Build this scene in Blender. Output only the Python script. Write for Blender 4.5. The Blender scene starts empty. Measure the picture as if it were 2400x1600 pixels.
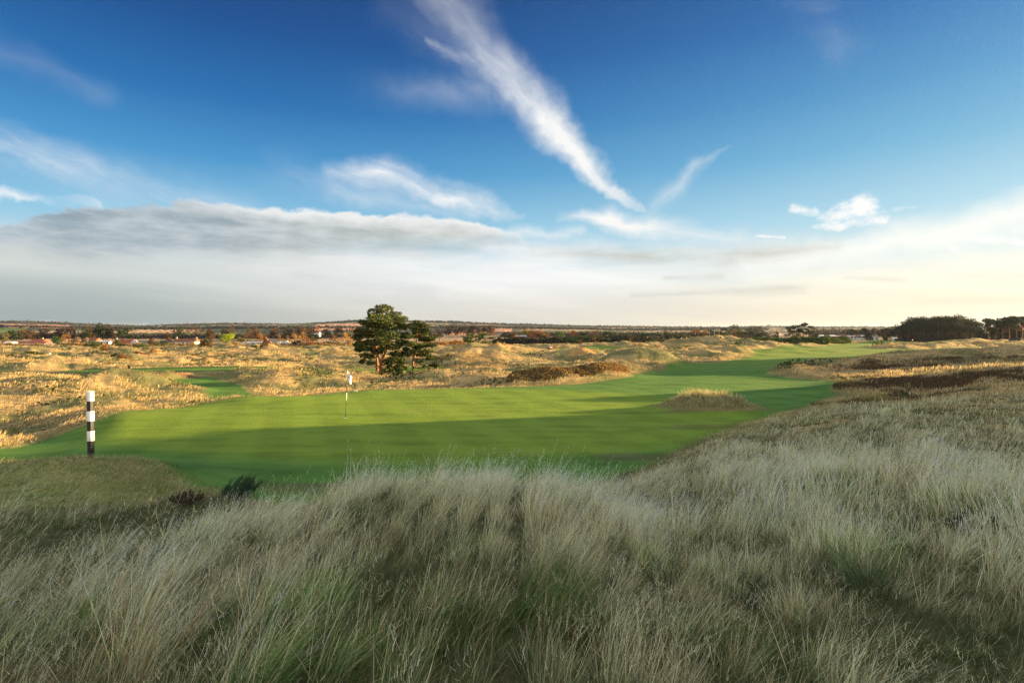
import bpy, bmesh, math, random
import numpy as np
from mathutils import Vector, Matrix
random.seed(7); RNG = np.random.default_rng(11)
SC = bpy.context.scene
COL = SC.collection
F = 1333.0; UC = 1200.0; VH = 776.0; CAMZ = 4.2
SUN_AZ = math.radians(78); SUN_EL = math.radians(8.0)

# ------------------------------------------------------------------ noise
def _hash(ix, iy, seed):
    h = (ix.astype(np.int64) * 374761393 + iy.astype(np.int64) * 668265263 + seed * 1442695041) & 0xFFFFFFFF
    h = ((h ^ (h >> 13)) * 1274126177) & 0xFFFFFFFF
    return ((h ^ (h >> 16)) & 0xFFFFFF) / float(0xFFFFFF)
def gnoise(x, y, seed=0):
    x = np.asarray(x, float); y = np.asarray(y, float)
    x0 = np.floor(x); y0 = np.floor(y); fx = x - x0; fy = y - y0
    ux = fx * fx * fx * (fx * (fx * 6 - 15) + 10); uy = fy * fy * fy * (fy * (fy * 6 - 15) + 10)
    def g(ix, iy, dx, dy):
        a = _hash(ix, iy, seed) * 2 * math.pi
        return np.cos(a) * dx + np.sin(a) * dy
    n00 = g(x0, y0, fx, fy); n10 = g(x0 + 1, y0, fx - 1, fy)
    n01 = g(x0, y0 + 1, fx, fy - 1); n11 = g(x0 + 1, y0 + 1, fx - 1, fy - 1)
    return 1.5 * ((n00 * (1 - ux) + n10 * ux) * (1 - uy) + (n01 * (1 - ux) + n11 * ux) * uy)
def fbm(x, y, seed=0, o=4):
    s = 0; a = 1; t = 0
    for i in range(o):
        s = s + a * gnoise(x * 2 ** i, y * 2 ** i, seed + i * 17); t += a; a *= .5
    return s / t
def sstep(a, b, x):
    t = np.clip((x - a) / (b - a), 0, 1); return t * t * (3 - 2 * t)

# ------------------------------------------------------------------ places
def P(u, d):
    return (u - UC) / F * d, d
def K(v, d):
    return CAMZ - (v - VH) / F * d
CU = np.array([0, 300, 600, 900, 1200, 1500, 1800, 2100, 2400.])
CAZ = np.arctan((CU - UC) / F)
ROWS = [
 (0,   [2.6]*9),
 (3,   [2.2,2.3,2.4,2.45,2.45,2.4,2.35,2.35,2.35]),
 (6,   [1.5,1.55,1.85,2.05,2.05,1.95,1.9,1.95,1.9]),
 (9,   [.85,.82,1.02,1.5,1.5,1.25,1.3,1.5,1.6]),
 (12,  [.5,.42,.18,.6,.7,.75,1.05,1.35,1.4]),
 (15,  [.4,.3,.05,.1,.1,.3,.85,1.2,1.2]),
 (18,  [.1,.1,0,0,0,0,.36,1.05,1.25]),
 (24,  [-.6,-.05,0,0,0,0,.15,.95,1.3]),
 (30,  [-1.15,.03,.08,0,0,0,0,.35,1.0]),
 (36,  [-1.3,-.8,.05,.02,0,0,0,.1,1.1]),
 (42,  [-1.25,-1.0,-.8,-.1,0,0,0,.4,1.1]),
 (48,  [-1,-1,-1.1,-1.1,-.5,-.05,0,.4,1.2]),
 (60,  [-1.1,-1.1,-1.2,-1.3,-.9,-.3,-.1,.5,1.3]),
 (75,  [-1.0,-1.0,-1.2,-1.4,-1.3,-.8,-.4,.2,1.1]),
 (100, [-1.6,-1.6,-1.8,-1.9,-1.8,-1.2,-.5,-.3,.3]),
 (150, [-2.4,-2.5,-2.5,-2.5,-2.2,-1.6,-.9,-.8,-.5]),
 (200, [-3,-3,-3.1,-3.1,-2.6,-2,-1.2,-.9,-.6]),
 (300, [-4.4,-4.4,-4.4,-4,-3.2,-2.6,-2,-1.5,-1.2]),
 (450, [-6,-6,-6,-5.5,-4.4,-3.4,-2.8,-2.2,-1.8]),
 (700, [-4,-4,-4,-3,-3,-3,-3,-3,-3]),
 (1000,[1,-1,-1,-1,-1,-2,-2,-2,-2]),
 (2000,[22,14,18,22,16,11,11,10,10]),
 (3000,[36,26,34,40,26,17,15,16,16]),
 (6000,[-30]*9), (15000,[-260]*9)]
RD = np.array([r[0] for r in ROWS], float); RZ = np.array([r[1] for r in ROWS], float)
RL = np.log(RD + 6)
SKYU = np.array([-200,0,60,120,220,330,420,520,600,700,750,840,1000,1060,1130,1200,1350,1500,1700,1800,1900,2000,2100,2400,2700.])
SKYV = np.array([756,757,757,759,764,768,764,762,763,763,760,754,756,757,761,763,767,769,771,768,770,770,771,772,772.])
SKYAZ = np.arctan((SKYU - UC) / F)

def catmull(v0, v1, v2, v3, t):
    return .5 * ((2 * v1) + (-v0 + v2) * t + (2 * v0 - 5 * v1 + 4 * v2 - v3) * t ** 2 + (-v0 + 3 * v1 - 3 * v2 + v3) * t ** 3)
def macro(x, y):
    r = np.hypot(x, y); az = np.arctan2(x, y)
    D = r * np.maximum(np.cos(az), .62)
    a = np.clip(az, CAZ[0], CAZ[-1])
    j = np.clip(np.searchsorted(CAZ, a) - 1, 0, 7); ta = (a - CAZ[j]) / (CAZ[j + 1] - CAZ[j]); ta = ta * ta * (3 - 2 * ta)
    L = np.log(D + 6); i = np.clip(np.searchsorted(RL, L) - 1, 0, len(RL) - 2); t = np.clip((L - RL[i]) / (RL[i + 1] - RL[i]), 0, 1)
    def col(c):
        g = lambda k: RZ[np.clip(k, 0, len(RL) - 1), c]
        return catmull(g(i - 1), g(i), g(i + 1), g(i + 2), t)
    z = col(j) * (1 - ta) + col(j + 1) * ta
    # the skyline ridge, 3 km out
    vs = np.interp(az, SKYAZ, SKYV)
    top = CAMZ + (VH - vs) / F * 3000
    w = np.exp(-((D - 3000) / 520.) ** 2)
    z = z * (1 - w) + (top) * w
    return z
# (u, d, height, radius across, radius away, turn)
BUMPS = [
 (1100,8.4,.14,2.4,1.2), (1540,9.6,-.30,1.0,2.4), (1640,5.8,-.25,.75,1.6), (1960,9.6,.26,1.7,1.6), (2260,7,.16,1.2,1.2), (720,6.6,.16,1.5,1.0), (350,6.2,.14,1.2,1.0), (1260,4.2,.12,.6,.6), (1900,5.0,.14,.6,.6), (1000,5.4,-.12,.6,.6),
 (560,11.4,.36,1.0,.8), (432,10.6,.30,1.2,.8),
 (225,15.0,.30,2.7,1.9), (300,13.2,.18,2.4,1.6), (60,14,.25,2.5,1.6),
 (1650,30.6,.50,1.75,1.25), (1610,30.2,.15,1.5,1.2), (1720,30.3,.14,1.9,1.3),
 (2330,40,.35,8,2.8), (2080,39,.3,3.5,2.2), (1930,33,-.0,2,2),
 (2030,60,.85,8,3.6), (1900,56,.45,4,2.4), (2250,62,.6,7,4), (2230,92,.9,14,5), (2380,80,.9,7,7), (2050,86,.35,9,3),
 (1275,51,.55,2.3,1.8), (1400,54,.75,2.8,2.0), (1210,50,.35,1.6,1.6), (1160,56,.7,2.6,2.2), (1080,54,.5,2.4,1.8), (1000,50,.35,3,2),
 (1420,72,1.1,3.2,3.4), (1500,84,2.0,4.4,4.4), (1560,74,.7,2,2), (1370,66,.6,2.2,2.4), (1450,64,.45,2.6,2.0),
 (1345,120,2.3,7,5), (1390,112,1.0,4,4), (1160,150,2.9,9,7), (1110,146,1.6,5,5), (1170,95,1.6,7,4.5), (1240,88,.8,4,3),
 (1640,104,1.0,4.2,3), (1605,98,.8,3,2.4), (1720,112,1.1,5,3.2), (1690,116,.7,5,3), (1850,135,.8,7,4), (1790,130,.4,6,3),
 (1540,190,2.6,9,7), (1600,205,1.6,9,7), (1640,200,2.2,9,6), (1700,198,2.0,9,6), (1760,190,1.3,9,5), (1820,180,1.0,10,5), (1440,220,2.4,14,8),
 (1840,235,1.6,20,8), (1900,225,.7,12,6),
 (700,60,1.0,3.6,2.6), (640,56,.6,2.5,2.2), (620,66,.6,3,2.5), (760,57,.4,2.5,2), (310,52,1.1,2.6,1.8), (250,50,.5,2.4,1.6), (430,50,.35,1.6,1.4),
 (880,68,.3,6,3), (1020,64,.7,3,2.2), (1060,100,1.2,6,4), (980,90,.6,5,3),
 (690,150,1.8,8,6), (560,140,1.4,7,5), (600,230,2.4,12,8), (420,190,2.0,10,8), (520,250,2.4,12,8), (760,190,1.8,9,7), (300,160,1.4,8,6),
 (200,210,1.9,16,8), (120,170,.9,10,6), (60,270,1.8,20,8), (820,140,1.2,7,5), (700,105,.8,5,3.5), (480,118,.9,5,4), (840,112,.6,6,3),
 (50,95,1.2,5,4), (170,88,.7,4,3), (350,92,.9,5,3), (40,60,.9,4,2.5), (140,58,.5,3,2), (430,98,.8,4,3),
 (2080,175,.9,6,4), (2130,180,.6,6,4), (2230,230,1.2,12,6), (2300,240,1.2,14,8), (2060,260,1.2,14,8),
]
def bumps(x, y):
    z = np.zeros_like(x); rr = np.hypot(x, y); wa = np.interp(rr, [0, 25, 60, 250], [0, .25, 1.5, 5.0]); ws = np.interp(rr, [0, 60, 250], [3, 7, 16])
    ox, oy = gnoise(x / 6.5, y / 6.5, 601) + .5 * gnoise(x / 3.1, y / 3.1, 603), gnoise(x / 6.5, y / 6.5, 605)
    x = x + wa * ox * .8; y = y + wa * oy * .7
    for (u, d, h, sx, sy) in BUMPS:
        if d > 85 and u < 1700: h = h * .66; sx = sx * 1.15
        cx, cy = P(u, d); q = ((x - cx) / sx) ** 2 + ((y - cy) / sy) ** 2
        m = q < 12
        z[m] += h * np.exp(-q[m] * .75)
    return z
# mown ground, as outlines in (photo column, metres away)
def poly(pts): return np.array([P(u, d) for u, d in pts])
GREEN = poly([(-400,17),(0,17.3),(200,18.2),(330,17),(440,13.6),(520,14),(700,12.6),(1000,12.8),(1250,13.5),(1400,14.2),(1480,16.5),(1560,19),(1650,21.5),(1740,25.5),(1850,29.5),(1930,34),(1965,40),(1945,46),(1850,51),(1800,55),(1790,60),(1880,68),(1960,80),(2060,98),(2250,120),(2480,140),(2480,166),(2300,175),(2180,160),(2080,158),(2010,175),(2060,205),(2250,240),(2200,290),(2050,270),(1960,215),(1920,200),(1850,180),(1760,162),(1640,150),(1530,150),(1450,150),(1480,128),(1560,126),(1700,122),(1780,114),(1740,98),(1690,88),(1600,82),(1560,70),(1510,62),(1480,52),(1400,48.5),(1340,47),(1200,45.5),(1000,43.2),(850,41.2),(600,37.6),(480,34),(400,31.5),(280,29.3),(160,26),(20,22.5),(-400,21)])
PATH = poly([(385,62),(470,52),(500,44),(500,38),(600,38),(640,41),(600,46),(570,52),(540,60),(480,66)])
TEE = poly([(130,67),(300,66),(520,69),(660,72),(650,78),(480,77.5),(300,74),(150,69.5)])
TRAIL = poly([(600,80),(860,78),(1040,79),(1100,84),(1000,88),(860,86),(700,86)])
LOW1 = poly([(-100,120),(60,122),(200,135),(280,150),(180,150),(60,138),(-100,134)])
FAR1 = poly([(1200,180),(1300,175),(1460,182),(1520,200),(1400,215),(1300,210),(1215,205)])
FAR2 = poly([(1270,100),(1350,98),(1330,106),(1285,108)])
FAR3 = poly([(1180,240),(1260,240),(1250,262),(1180,262)])
FAR4 = poly([(1450,165),(1520,172),(1520,185),(1430,182)])
FAR5 = poly([(780,240),(880,235),(900,255),(800,262)])
FAR6 = poly([(530,165),(660,160),(700,170),(560,176)])
FAR7 = poly([(1010,240),(1100,235),(1160,262),(1050,270)])
BELT = poly([(1640,225),(1760,230),(1770,255),(1650,260)])
POLYS = [GREEN, PATH, TEE, TRAIL, LOW1, FAR1, FAR2, FAR3, FAR4, FAR5, FAR6, FAR7, BELT]
def sdf(pl, x, y):
    """signed distance, negative inside; only worked out near the outline's box"""
    out = np.full(x.shape, 50.)
    mn = pl.min(0) - 12; mx = pl.max(0) + 12
    m = (x > mn[0]) & (x < mx[0]) & (y > mn[1]) & (y < mx[1])
    if not m.any(): return out
    px = x[m]; py = y[m]; dm = np.full(px.shape, 1e9); ins = np.zeros(px.shape, bool)
    n = len(pl)
    for i in range(n):
        ax, ay = pl[i]; bx, by = pl[(i + 1) % n]; ex, ey = bx - ax, by - ay
        t = np.clip(((px - ax) * ex + (py - ay) * ey) / (ex * ex + ey * ey), 0, 1)
        dm = np.minimum(dm, (px - ax - t * ex) ** 2 + (py - ay - t * ey) ** 2)
        if abs(ey) > 1e-9:
            c = ((ay > py) != (by > py)) & (px < ex * (py - ay) / ey + ax); ins ^= c
    d = np.sqrt(dm); d[ins] *= -1; out[m] = d
    return out
ISL = P(1662, 30.5)
def mowdist(x, y):
    d = np.full(x.shape, 50.)
    for p in POLYS: d = np.minimum(d, sdf(p, x, y))
    w = fbm(x / 3.1, y / 3.1, 71, 2) * .35 * np.clip(np.hypot(x, y) / 30, .6, 3)
    d = d + w
    isl = 1.0 - np.hypot((x - ISL[0]) / 2.9, (y - ISL[1]) / 1.75)     # the tussock island is not mown
    return np.maximum(d, isl * 1.8)
def shade_ridge(x, y, z):
    """high dune ridges added out of view on the right to shade the near ground"""
    s, c = math.sin(SUN_AZ), math.cos(SUN_AZ)
    p = x * s + y * c; q = -x * c + y * s
    te = math.tan(SUN_EL)
    zs0 = np.interp(q, [-70,-30,13,17,21,26.0,27.4,31,33,36,44,50], [2.6,3.6,3.2,2.3,2.0,1.0,-2.0,-2.1,-1.5,-1.5,-1.7,-5])
    zs0 = zs0 + np.where(q > 20, .3, .5) * fbm(q / 6., p / 40., 5, 3)
    H = zs0 + te * 75
    w = np.exp(-((p - 75) / 9.) ** 2) * sstep(-85, -60, q) * (1 - sstep(33, 41, q))
    z1 = np.maximum(H - z, 0) * w
    H2 = np.interp(q, [30,42,55,70,88,98,110], [0, 17.5, 17.0, 15.5, 15.0, 12, 0]) + 2.2 * fbm(q / 9., p / 60., 9, 3)
    w2 = np.exp(-((p - 150) / 9.) ** 2)
    return z + np.maximum(z1, np.maximum(H2 - z, 0) * w2 * sstep(28, 42, q) * (1 - sstep(80, 90, q)))
def H(x, y, full=False):
    x = np.atleast_1d(np.asarray(x, float)); y = np.atleast_1d(np.asarray(y, float))
    r = np.hypot(x, y); z = macro(x, y)
    md = mowdist(x, y)
    rough = sstep(-.2, 2.5 + r * .01, md)
    b = bumps(x, y)
    z = z + b
    amp = np.interp(r, [0, 14, 20, 40, 60, 120, 250, 400, 600, 1200, 1e5], [.10, .10, .08, .4, 1.0, 1.8, 2.0, 1.1, .6, 3, 4])
    n1 = gnoise(x / 27., y / 15., 3); n2 = fbm(x / 10.5, y / 7., 12, 4)
    rid = (1 - np.abs(gnoise(x / 21. + .5 * n2, y / 11. + .35 * n1, 23)) * 2.4)
    n3 = np.abs(gnoise(x / 6.5, y / 5., 29)) * 2.2 - .4 + .5 * gnoise(x / 3.2, y / 2.6, 31)
    dune = .42 * n1 + .36 * n2 + .20 * n3 + .45 * np.clip(rid, -.3, 1)
    az = np.arctan2(x, y)
    right = sstep(.42, .6, az) * (1 - sstep(110, 170, r))
    z = z + amp * rough * dune * (1 - .6 * right)
    z = z + .08 * rough * np.clip(r / 6, .8, 1.8) * fbm(x / 1.3, y / 1.3, 33, 3)      # tussock lumps
    z = z + .035 * (1 - rough) * fbm(x / 7., y / 7., 40, 2) * np.clip(r / 30, .3, 6)
    # tee platform
    t = 1 - sstep(0, 3.0, sdf(TEE, x, y)); z = z * (1 - t) + t * (-.62)
    # hills beyond the plain
    z = z + sstep(800, 1800, r) * 3.5 * fbm(x / 420., y / 420., 55, 3)
    z = shade_ridge(x, y, z)
    if full: return z, md, rough
    return z
def h1(x, y): return float(H(x, y)[0])
def solve_d(u, v, dmin=30, dmax=700):
    d = dmin * np.exp(np.linspace(0, math.log(dmax / dmin), 900)); x = (u - UC) / F * d
    z = H(x, d); ray = CAMZ - (v - VH) / F * d
    hit = np.nonzero(z >= ray)[0]
    return float(d[hit[0]]) if len(hit) else dmax

# ------------------------------------------------------------------ object helpers
def tag(o, label=None, cat=None, group=None, kind=None):
    if label: o['label'] = label
    if cat: o['category'] = cat
    if group: o['group'] = group
    if kind: o['kind'] = kind
    return o
def empty(name, loc, rz=0):
    o = bpy.data.objects.new(name, None); COL.objects.link(o); o.location = loc; o.rotation_euler = (0, 0, rz); o.empty_display_size = .2
    return o
def np_mesh(name, verts, faces, colors=None, fcount=4, smooth=False, mat=None, parent=None):
    """faces: (n, fcount) ints"""
    me = bpy.data.meshes.new(name)
    verts = np.asarray(verts, np.float32); faces = np.asarray(faces, np.int32)
    me.vertices.add(len(verts)); me.vertices.foreach_set('co', verts.ravel())
    me.loops.add(faces.size); me.loops.foreach_set('vertex_index', faces.ravel())
    me.polygons.add(len(faces)); me.polygons.foreach_set('loop_start', np.arange(0, faces.size, fcount, dtype=np.int32))
    me.polygons.foreach_set('loop_total', np.full(len(faces), fcount, np.int32))
    if smooth: me.polygons.foreach_set('use_smooth', np.ones(len(faces), bool))
    me.update(calc_edges=True)
    if colors is not None:
        ca = me.color_attributes.new('Col', 'FLOAT_COLOR', 'POINT')
        c = np.ones((len(verts), 4), np.float32); c[:, :3] = colors; ca.data.foreach_set('color', c.ravel())
    o = bpy.data.objects.new(name, me); COL.objects.link(o)
    if mat: me.materials.append(mat)
    if parent: o.parent = parent
    return o
class MB:
    def __init__(s): s.bm = bmesh.new()
    def box(s, c, size, rz=0, bev=0):
        m = Matrix.Translation(c) @ Matrix.Rotation(rz, 4, 'Z') @ Matrix.Diagonal((*size, 1))
        r = bmesh.ops.create_cube(s.bm, size=1, matrix=m)
        if bev:
            es = {e for v in r['verts'] for e in v.link_edges}
            bmesh.ops.bevel(s.bm, geom=list(es), offset=bev, segments=2, affect='EDGES', profile=.6)
        return s
    def cyl(s, a, b, r0, r1, n=10):
        a = Vector(a); b = Vector(b); d = b - a
        m = Matrix.Translation((a + b) / 2) @ d.to_track_quat('Z', 'Y').to_matrix().to_4x4()
        bmesh.ops.create_cone(s.bm, cap_ends=True, segments=n, radius1=r0, radius2=r1, depth=d.length, matrix=m); return s
    def tube(s, pts, rad, n=7):
        rings = []
        for i, p in enumerate(pts):
            p = Vector(p); t = (Vector(pts[min(i + 1, len(pts) - 1)]) - Vector(pts[max(i - 1, 0)])).normalized()
            a = t.orthogonal().normalized(); b = t.cross(a)
            rings.append([s.bm.verts.new(p + (a * math.cos(k * 2 * math.pi / n) + b * math.sin(k * 2 * math.pi / n)) * rad[i]) for k in range(n)])
        for r0, r1 in zip(rings, rings[1:]):
            # keep the rings from twisting
            best = min(range(n), key=lambda k: (r0[0].co - r1[k].co).length)
            r1[:] = r1[best:] + r1[:best]
            for k in range(n): s.bm.faces.new((r0[k], r0[(k + 1) % n], r1[(k + 1) % n], r1[k]))
        s.bm.faces.new(rings[0][::-1]); s.bm.faces.new(rings[-1]); return s
    def prism(s, pts, y0, y1):
        """outline in x,z pushed from y0 to y1"""
        a = [s.bm.verts.new((x, y0, z)) for x, z in pts]; b = [s.bm.verts.new((x, y1, z)) for x, z in pts]; n = len(pts)
        s.bm.faces.new(a[::-1]); s.bm.faces.new(b)
        for i in range(n): s.bm.faces.new((a[i], a[(i + 1) % n], b[(i + 1) % n], b[i]))
        return s
    def ball(s, c, r, sub=2):
        bmesh.ops.create_icosphere(s.bm, subdivisions=sub, radius=1, matrix=Matrix.Translation(c) @ Matrix.Diagonal((*(r if hasattr(r, '__len__') else (r, r, r)), 1))); return s
    def build(s, name, mat, parent=None, smooth=False):
        bmesh.ops.recalc_face_normals(s.bm, faces=s.bm.faces)
        me = bpy.data.meshes.new(name); s.bm.to_mesh(me); s.bm.free()
        if smooth:
            for p in me.polygons: p.use_smooth = True
        o = bpy.data.objects.new(name, me); COL.objects.link(o); me.materials.append(mat)
        if parent: o.parent = parent
        return o
def copy_tree(o, parent=None):
    c = o.copy(); COL.objects.link(c); c.parent = parent
    for ch in [k for k in KIDS.get(o.name, [])]: copy_tree(ch, c)
    return c
KIDS = {}

# ------------------------------------------------------------------ materials
class N:
    """little arithmetic on shader sockets"""
    def __init__(s, nt, sock): s.nt = nt; s.s = sock
    def _m(s, op, *o, clamp=False):
        n = s.nt.nodes.new('ShaderNodeMath'); n.operation = op; n.use_clamp = clamp
        for i, v in enumerate((s,) + o):
            if isinstance(v, N): s.nt.links.new(v.s, n.inputs[i])
            else: n.inputs[i].default_value = v
        return N(s.nt, n.outputs[0])
    def __add__(s, o): return s._m('ADD', o)
    def __sub__(s, o): return s._m('SUBTRACT', o)
    def __mul__(s, o): return s._m('MULTIPLY', o)
    def __truediv__(s, o): return s._m('DIVIDE', o)
    __radd__ = __add__; __rmul__ = __mul__
    def __rsub__(s, o): return (s * -1) + o
    def pw(s, o): return s._m('POWER', o)
    def mx(s, o): return s._m('MAXIMUM', o)
    def mn(s, o): return s._m('MINIMUM', o)
    def clamp(s): return s._m('ADD', 0.0, clamp=True)
    def sqrt(s): return s._m('SQRT')
    def smooth(s, a, b):
        n = s.nt.nodes.new('ShaderNodeMapRange'); n.interpolation_type = 'SMOOTHSTEP'
        s.nt.links.new(s.s, n.inputs[0]); n.inputs[1].default_value = a; n.inputs[2].default_value = b
        return N(s.nt, n.outputs[0])
def mixc(nt, f, a, b):
    n = nt.nodes.new('ShaderNodeMix'); n.data_type = 'RGBA'; n.clamp_factor = True
    for i, v in ((0, f), (6, a), (7, b)):
        if isinstance(v, N): nt.links.new(v.s, n.inputs[i])
        elif hasattr(v, '__len__'): n.inputs[i].default_value = (*v, 1)
        else: n.inputs[i].default_value = v
    return N(nt, n.outputs[2])
def mulc(nt, a, b, mode='MULTIPLY', f=1.0):
    n = nt.nodes.new('ShaderNodeMix'); n.data_type = 'RGBA'; n.blend_type = mode; n.inputs[0].default_value = f
    for i, v in ((6, a), (7, b)):
        if isinstance(v, N): nt.links.new(v.s, n.inputs[i])
        else: n.inputs[i].default_value = (*v, 1)
    return N(nt, n.outputs[2])
def noise(nt, vec, scale, detail=3, rough=.55, out=0, dist=0.):
    n = nt.nodes.new('ShaderNodeTexNoise'); n.inputs['Scale'].default_value = scale; n.inputs['Detail'].default_value = detail
    n.inputs['Roughness'].default_value = rough; n.inputs['Distortion'].default_value = dist
    if vec is not None: nt.links.new(vec.s if isinstance(vec, N) else vec, n.inputs['Vector'])
    return N(nt, n.outputs[out])
def ramp(nt, f, stops, interp='LINEAR'):
    n = nt.nodes.new('ShaderNodeValToRGB'); n.color_ramp.interpolation = interp; nt.links.new(f.s, n.inputs[0])
    e = n.color_ramp.elements
    while len(e) < len(stops): e.new(.5)
    for k, (p, c) in enumerate(stops): e[k].position = p; e[k].color = (*c, 1)
    return N(nt, n.outputs[0])
def new_mat(name):
    m = bpy.data.materials.new(name); m.use_nodes = True; nt = m.node_tree; b = nt.nodes['Principled BSDF']; return m, nt, b
def attr(nt, name, out='Color'):
    n = nt.nodes.new('ShaderNodeAttribute'); n.attribute_name = name; return N(nt, n.outputs[out])
def objco(nt): return nt.nodes.new('ShaderNodeTexCoord').outputs['Object']
def geopos(nt): return nt.nodes.new('ShaderNodeNewGeometry').outputs['Position']
def simple(name, c, rough=.7, var=.18, scale=6., spec=.3, c2=None, bump=0., metal=0.):
    m, nt, b = new_mat(name)
    f = noise(nt, objco(nt), scale, 4)
    c2 = c2 or tuple(k * (1 - var) for k in c)
    col = mixc(nt, f.smooth(.35, .68), c, c2)
    nt.links.new(col.s, b.inputs['Base Color']); b.inputs['Roughness'].default_value = rough; b.inputs['Specular IOR Level'].default_value = spec
    b.inputs['Metallic'].default_value = metal
    if bump:
        bn = nt.nodes.new('ShaderNodeBump'); bn.inputs['Strength'].default_value = bump; nt.links.new(f.s, bn.inputs['Height']); nt.links.new(bn.outputs[0], b.inputs['Normal'])
    return m
def leaf_mat(name, objcolor=False, trans=.3, rough=.7):
    m, nt, b = new_mat(name)
    c = attr(nt, 'Col')
    if objcolor:
        oi = nt.nodes.new('ShaderNodeObjectInfo'); c = mulc(nt, c, N(nt, oi.outputs['Color']))
    nt.links.new(c.s, b.inputs['Base Color']); b.inputs['Roughness'].default_value = rough; b.inputs['Specular IOR Level'].default_value = .15
    if trans:
        t = nt.nodes.new('ShaderNodeBsdfTranslucent'); nt.links.new(c.s, t.inputs[0])
        mx = nt.nodes.new('ShaderNodeMixShader'); mx.inputs[0].default_value = trans
        nt.links.new(b.outputs[0], mx.inputs[1]); nt.links.new(t.outputs[0], mx.inputs[2]); nt.links.new(mx.outputs[0], nt.nodes['Material Output'].inputs[0])
    return m
M = {}
M['grass'] = leaf_mat('grass_blades', trans=.35)
M['leaf'] = leaf_mat('tree_leaves', objcolor=True, trans=.25)
M['needle'] = leaf_mat('pine_needles', trans=.2)
M['bark'] = simple('brown_bark', (.11, .07, .045), .9, .5, 5, bump=.4)
M['pine_bark'] = simple('orange_pine_bark', (.36, .15, .06), .85, .4, 4, c2=(.16, .08, .045), bump=.4)
M['white'] = simple('white_paint', (.82, .81, .78), .5, .25, 14)
M['black'] = simple('black_paint', (.018, .018, .02), .45, .5, 8)
M['wood_raw'] = simple('weathered_wood', (.22, .16, .11), .9, .5, 20)
M['white_wall'] = simple('white_render', (.78, .76, .72), .8, .1, 1)
M['stone'] = simple('stone_wall', (.38, .32, .26), .85, .3, 1.5)
M['tile_red'] = simple('red_roof_tile', (.36, .10, .05), .8, .35, 2)
M['tile_brown'] = simple('brown_roof_tile', (.24, .10, .06), .8, .3, 2)
M['slate'] = simple('dark_slate', (.035, .04, .05), .6, .3, 2)
M['glass'] = simple('dark_window_glass', (.03, .035, .04), .15, .3, 2, spec=.6)
M['greymetal'] = simple('pale_sheet_metal', (.34, .42, .52), .5, .2, .6)
M['hut'] = simple('dark_stained_timber', (.025, .02, .016), .8, .3, 3)
M['flag'] = simple('white_flag_cloth', (.85, .85, .84), .8, .05, 4)
M['redcloth'] = simple('red_print', (.55, .03, .03), .7, .2, 10)
M['red'] = simple('red_vehicle_paint', (.5, .04, .02), .4, .2, 4)
M['rubber'] = simple('black_rubber', (.02, .02, .02), .8, .3, 9)
M['pole'] = simple('grey_timber_pole', (.35, .30, .24), .8, .3, 3)
M['skin'] = simple('skin', (.5, .3, .22), .6, .1, 9)
M['navy'] = simple('dark_cloth', (.02, .025, .04), .9, .3, 9)
M['cup'] = simple('white_plastic', (.7, .7, .68), .4, .1, 9)
M['orange'] = simple('orange_plastic', (.7, .16, .03), .5, .1, 9)
M['green_paint'] = simple('dark_green_paint', (.02, .08, .04), .5, .2, 9)

def ground_mat():
    m, nt, b = new_mat('links_ground')
    pos = geopos(nt)
    c = attr(nt, 'Col'); mow = attr(nt, 'mow', 'Fac')
    sx_ = nt.nodes.new('ShaderNodeSeparateXYZ'); nt.links.new(pos, sx_.inputs[0]); st_ = ((N(nt, sx_.outputs[0]) * .93 + N(nt, sx_.outputs[1]) * .36) * 2.6)._m('SINE').smooth(-.5, .5)
    f1 = noise(nt, pos, .55, 5, .6); f2 = noise(nt, pos, 7., 4, .7); f3 = noise(nt, pos, 60., 2, .7)
    mp = nt.nodes.new('ShaderNodeMapping'); mp.inputs['Scale'].default_value = (.12, .9, 1); mp.inputs['Rotation'].default_value = (0, 0, .25); nt.links.new(pos, mp.inputs[0])
    f4 = noise(nt, mp.outputs[0], 1.0, 4, .6)
    k = (f1 * .5 + f2 * .5 + f3 * .35 - .08).smooth(.15, 1.05) * 1.15 + .42
    krough = k
    kmow = (f1 * .7 + f4 * 1.1 + f2 * .4 + f3 * .5 + st_ * .10 - .60) * 1.2 + .10
    kk = krough * (1 - mow) + kmow * mow
    comb = nt.nodes.new('ShaderNodeCombineXYZ')
    for i in range(3): nt.links.new(kk.s, comb.inputs[i])
    col = mulc(nt, c, N(nt, comb.outputs[0]))
    worn = (f4 * .6 + f1 * .5).smooth(.54, .74) * mow * .5
    col = mixc(nt, worn, col, (.12, .12, .035))
    nt.links.new(col.s, b.inputs['Base Color']); b.inputs['Roughness'].default_value = .95; b.inputs['Specular IOR Level'].default_value = .1
    bn = nt.nodes.new('ShaderNodeBump'); bn.inputs['Strength'].default_value = .5; bn.inputs['Distance'].default_value = .05
    nt.links.new((f2 * (1 - mow * .7) + f3 * .4).s, bn.inputs['Height']); nt.links.new(bn.outputs[0], b.inputs['Normal'])
    return m
M['ground'] = ground_mat()

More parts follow.
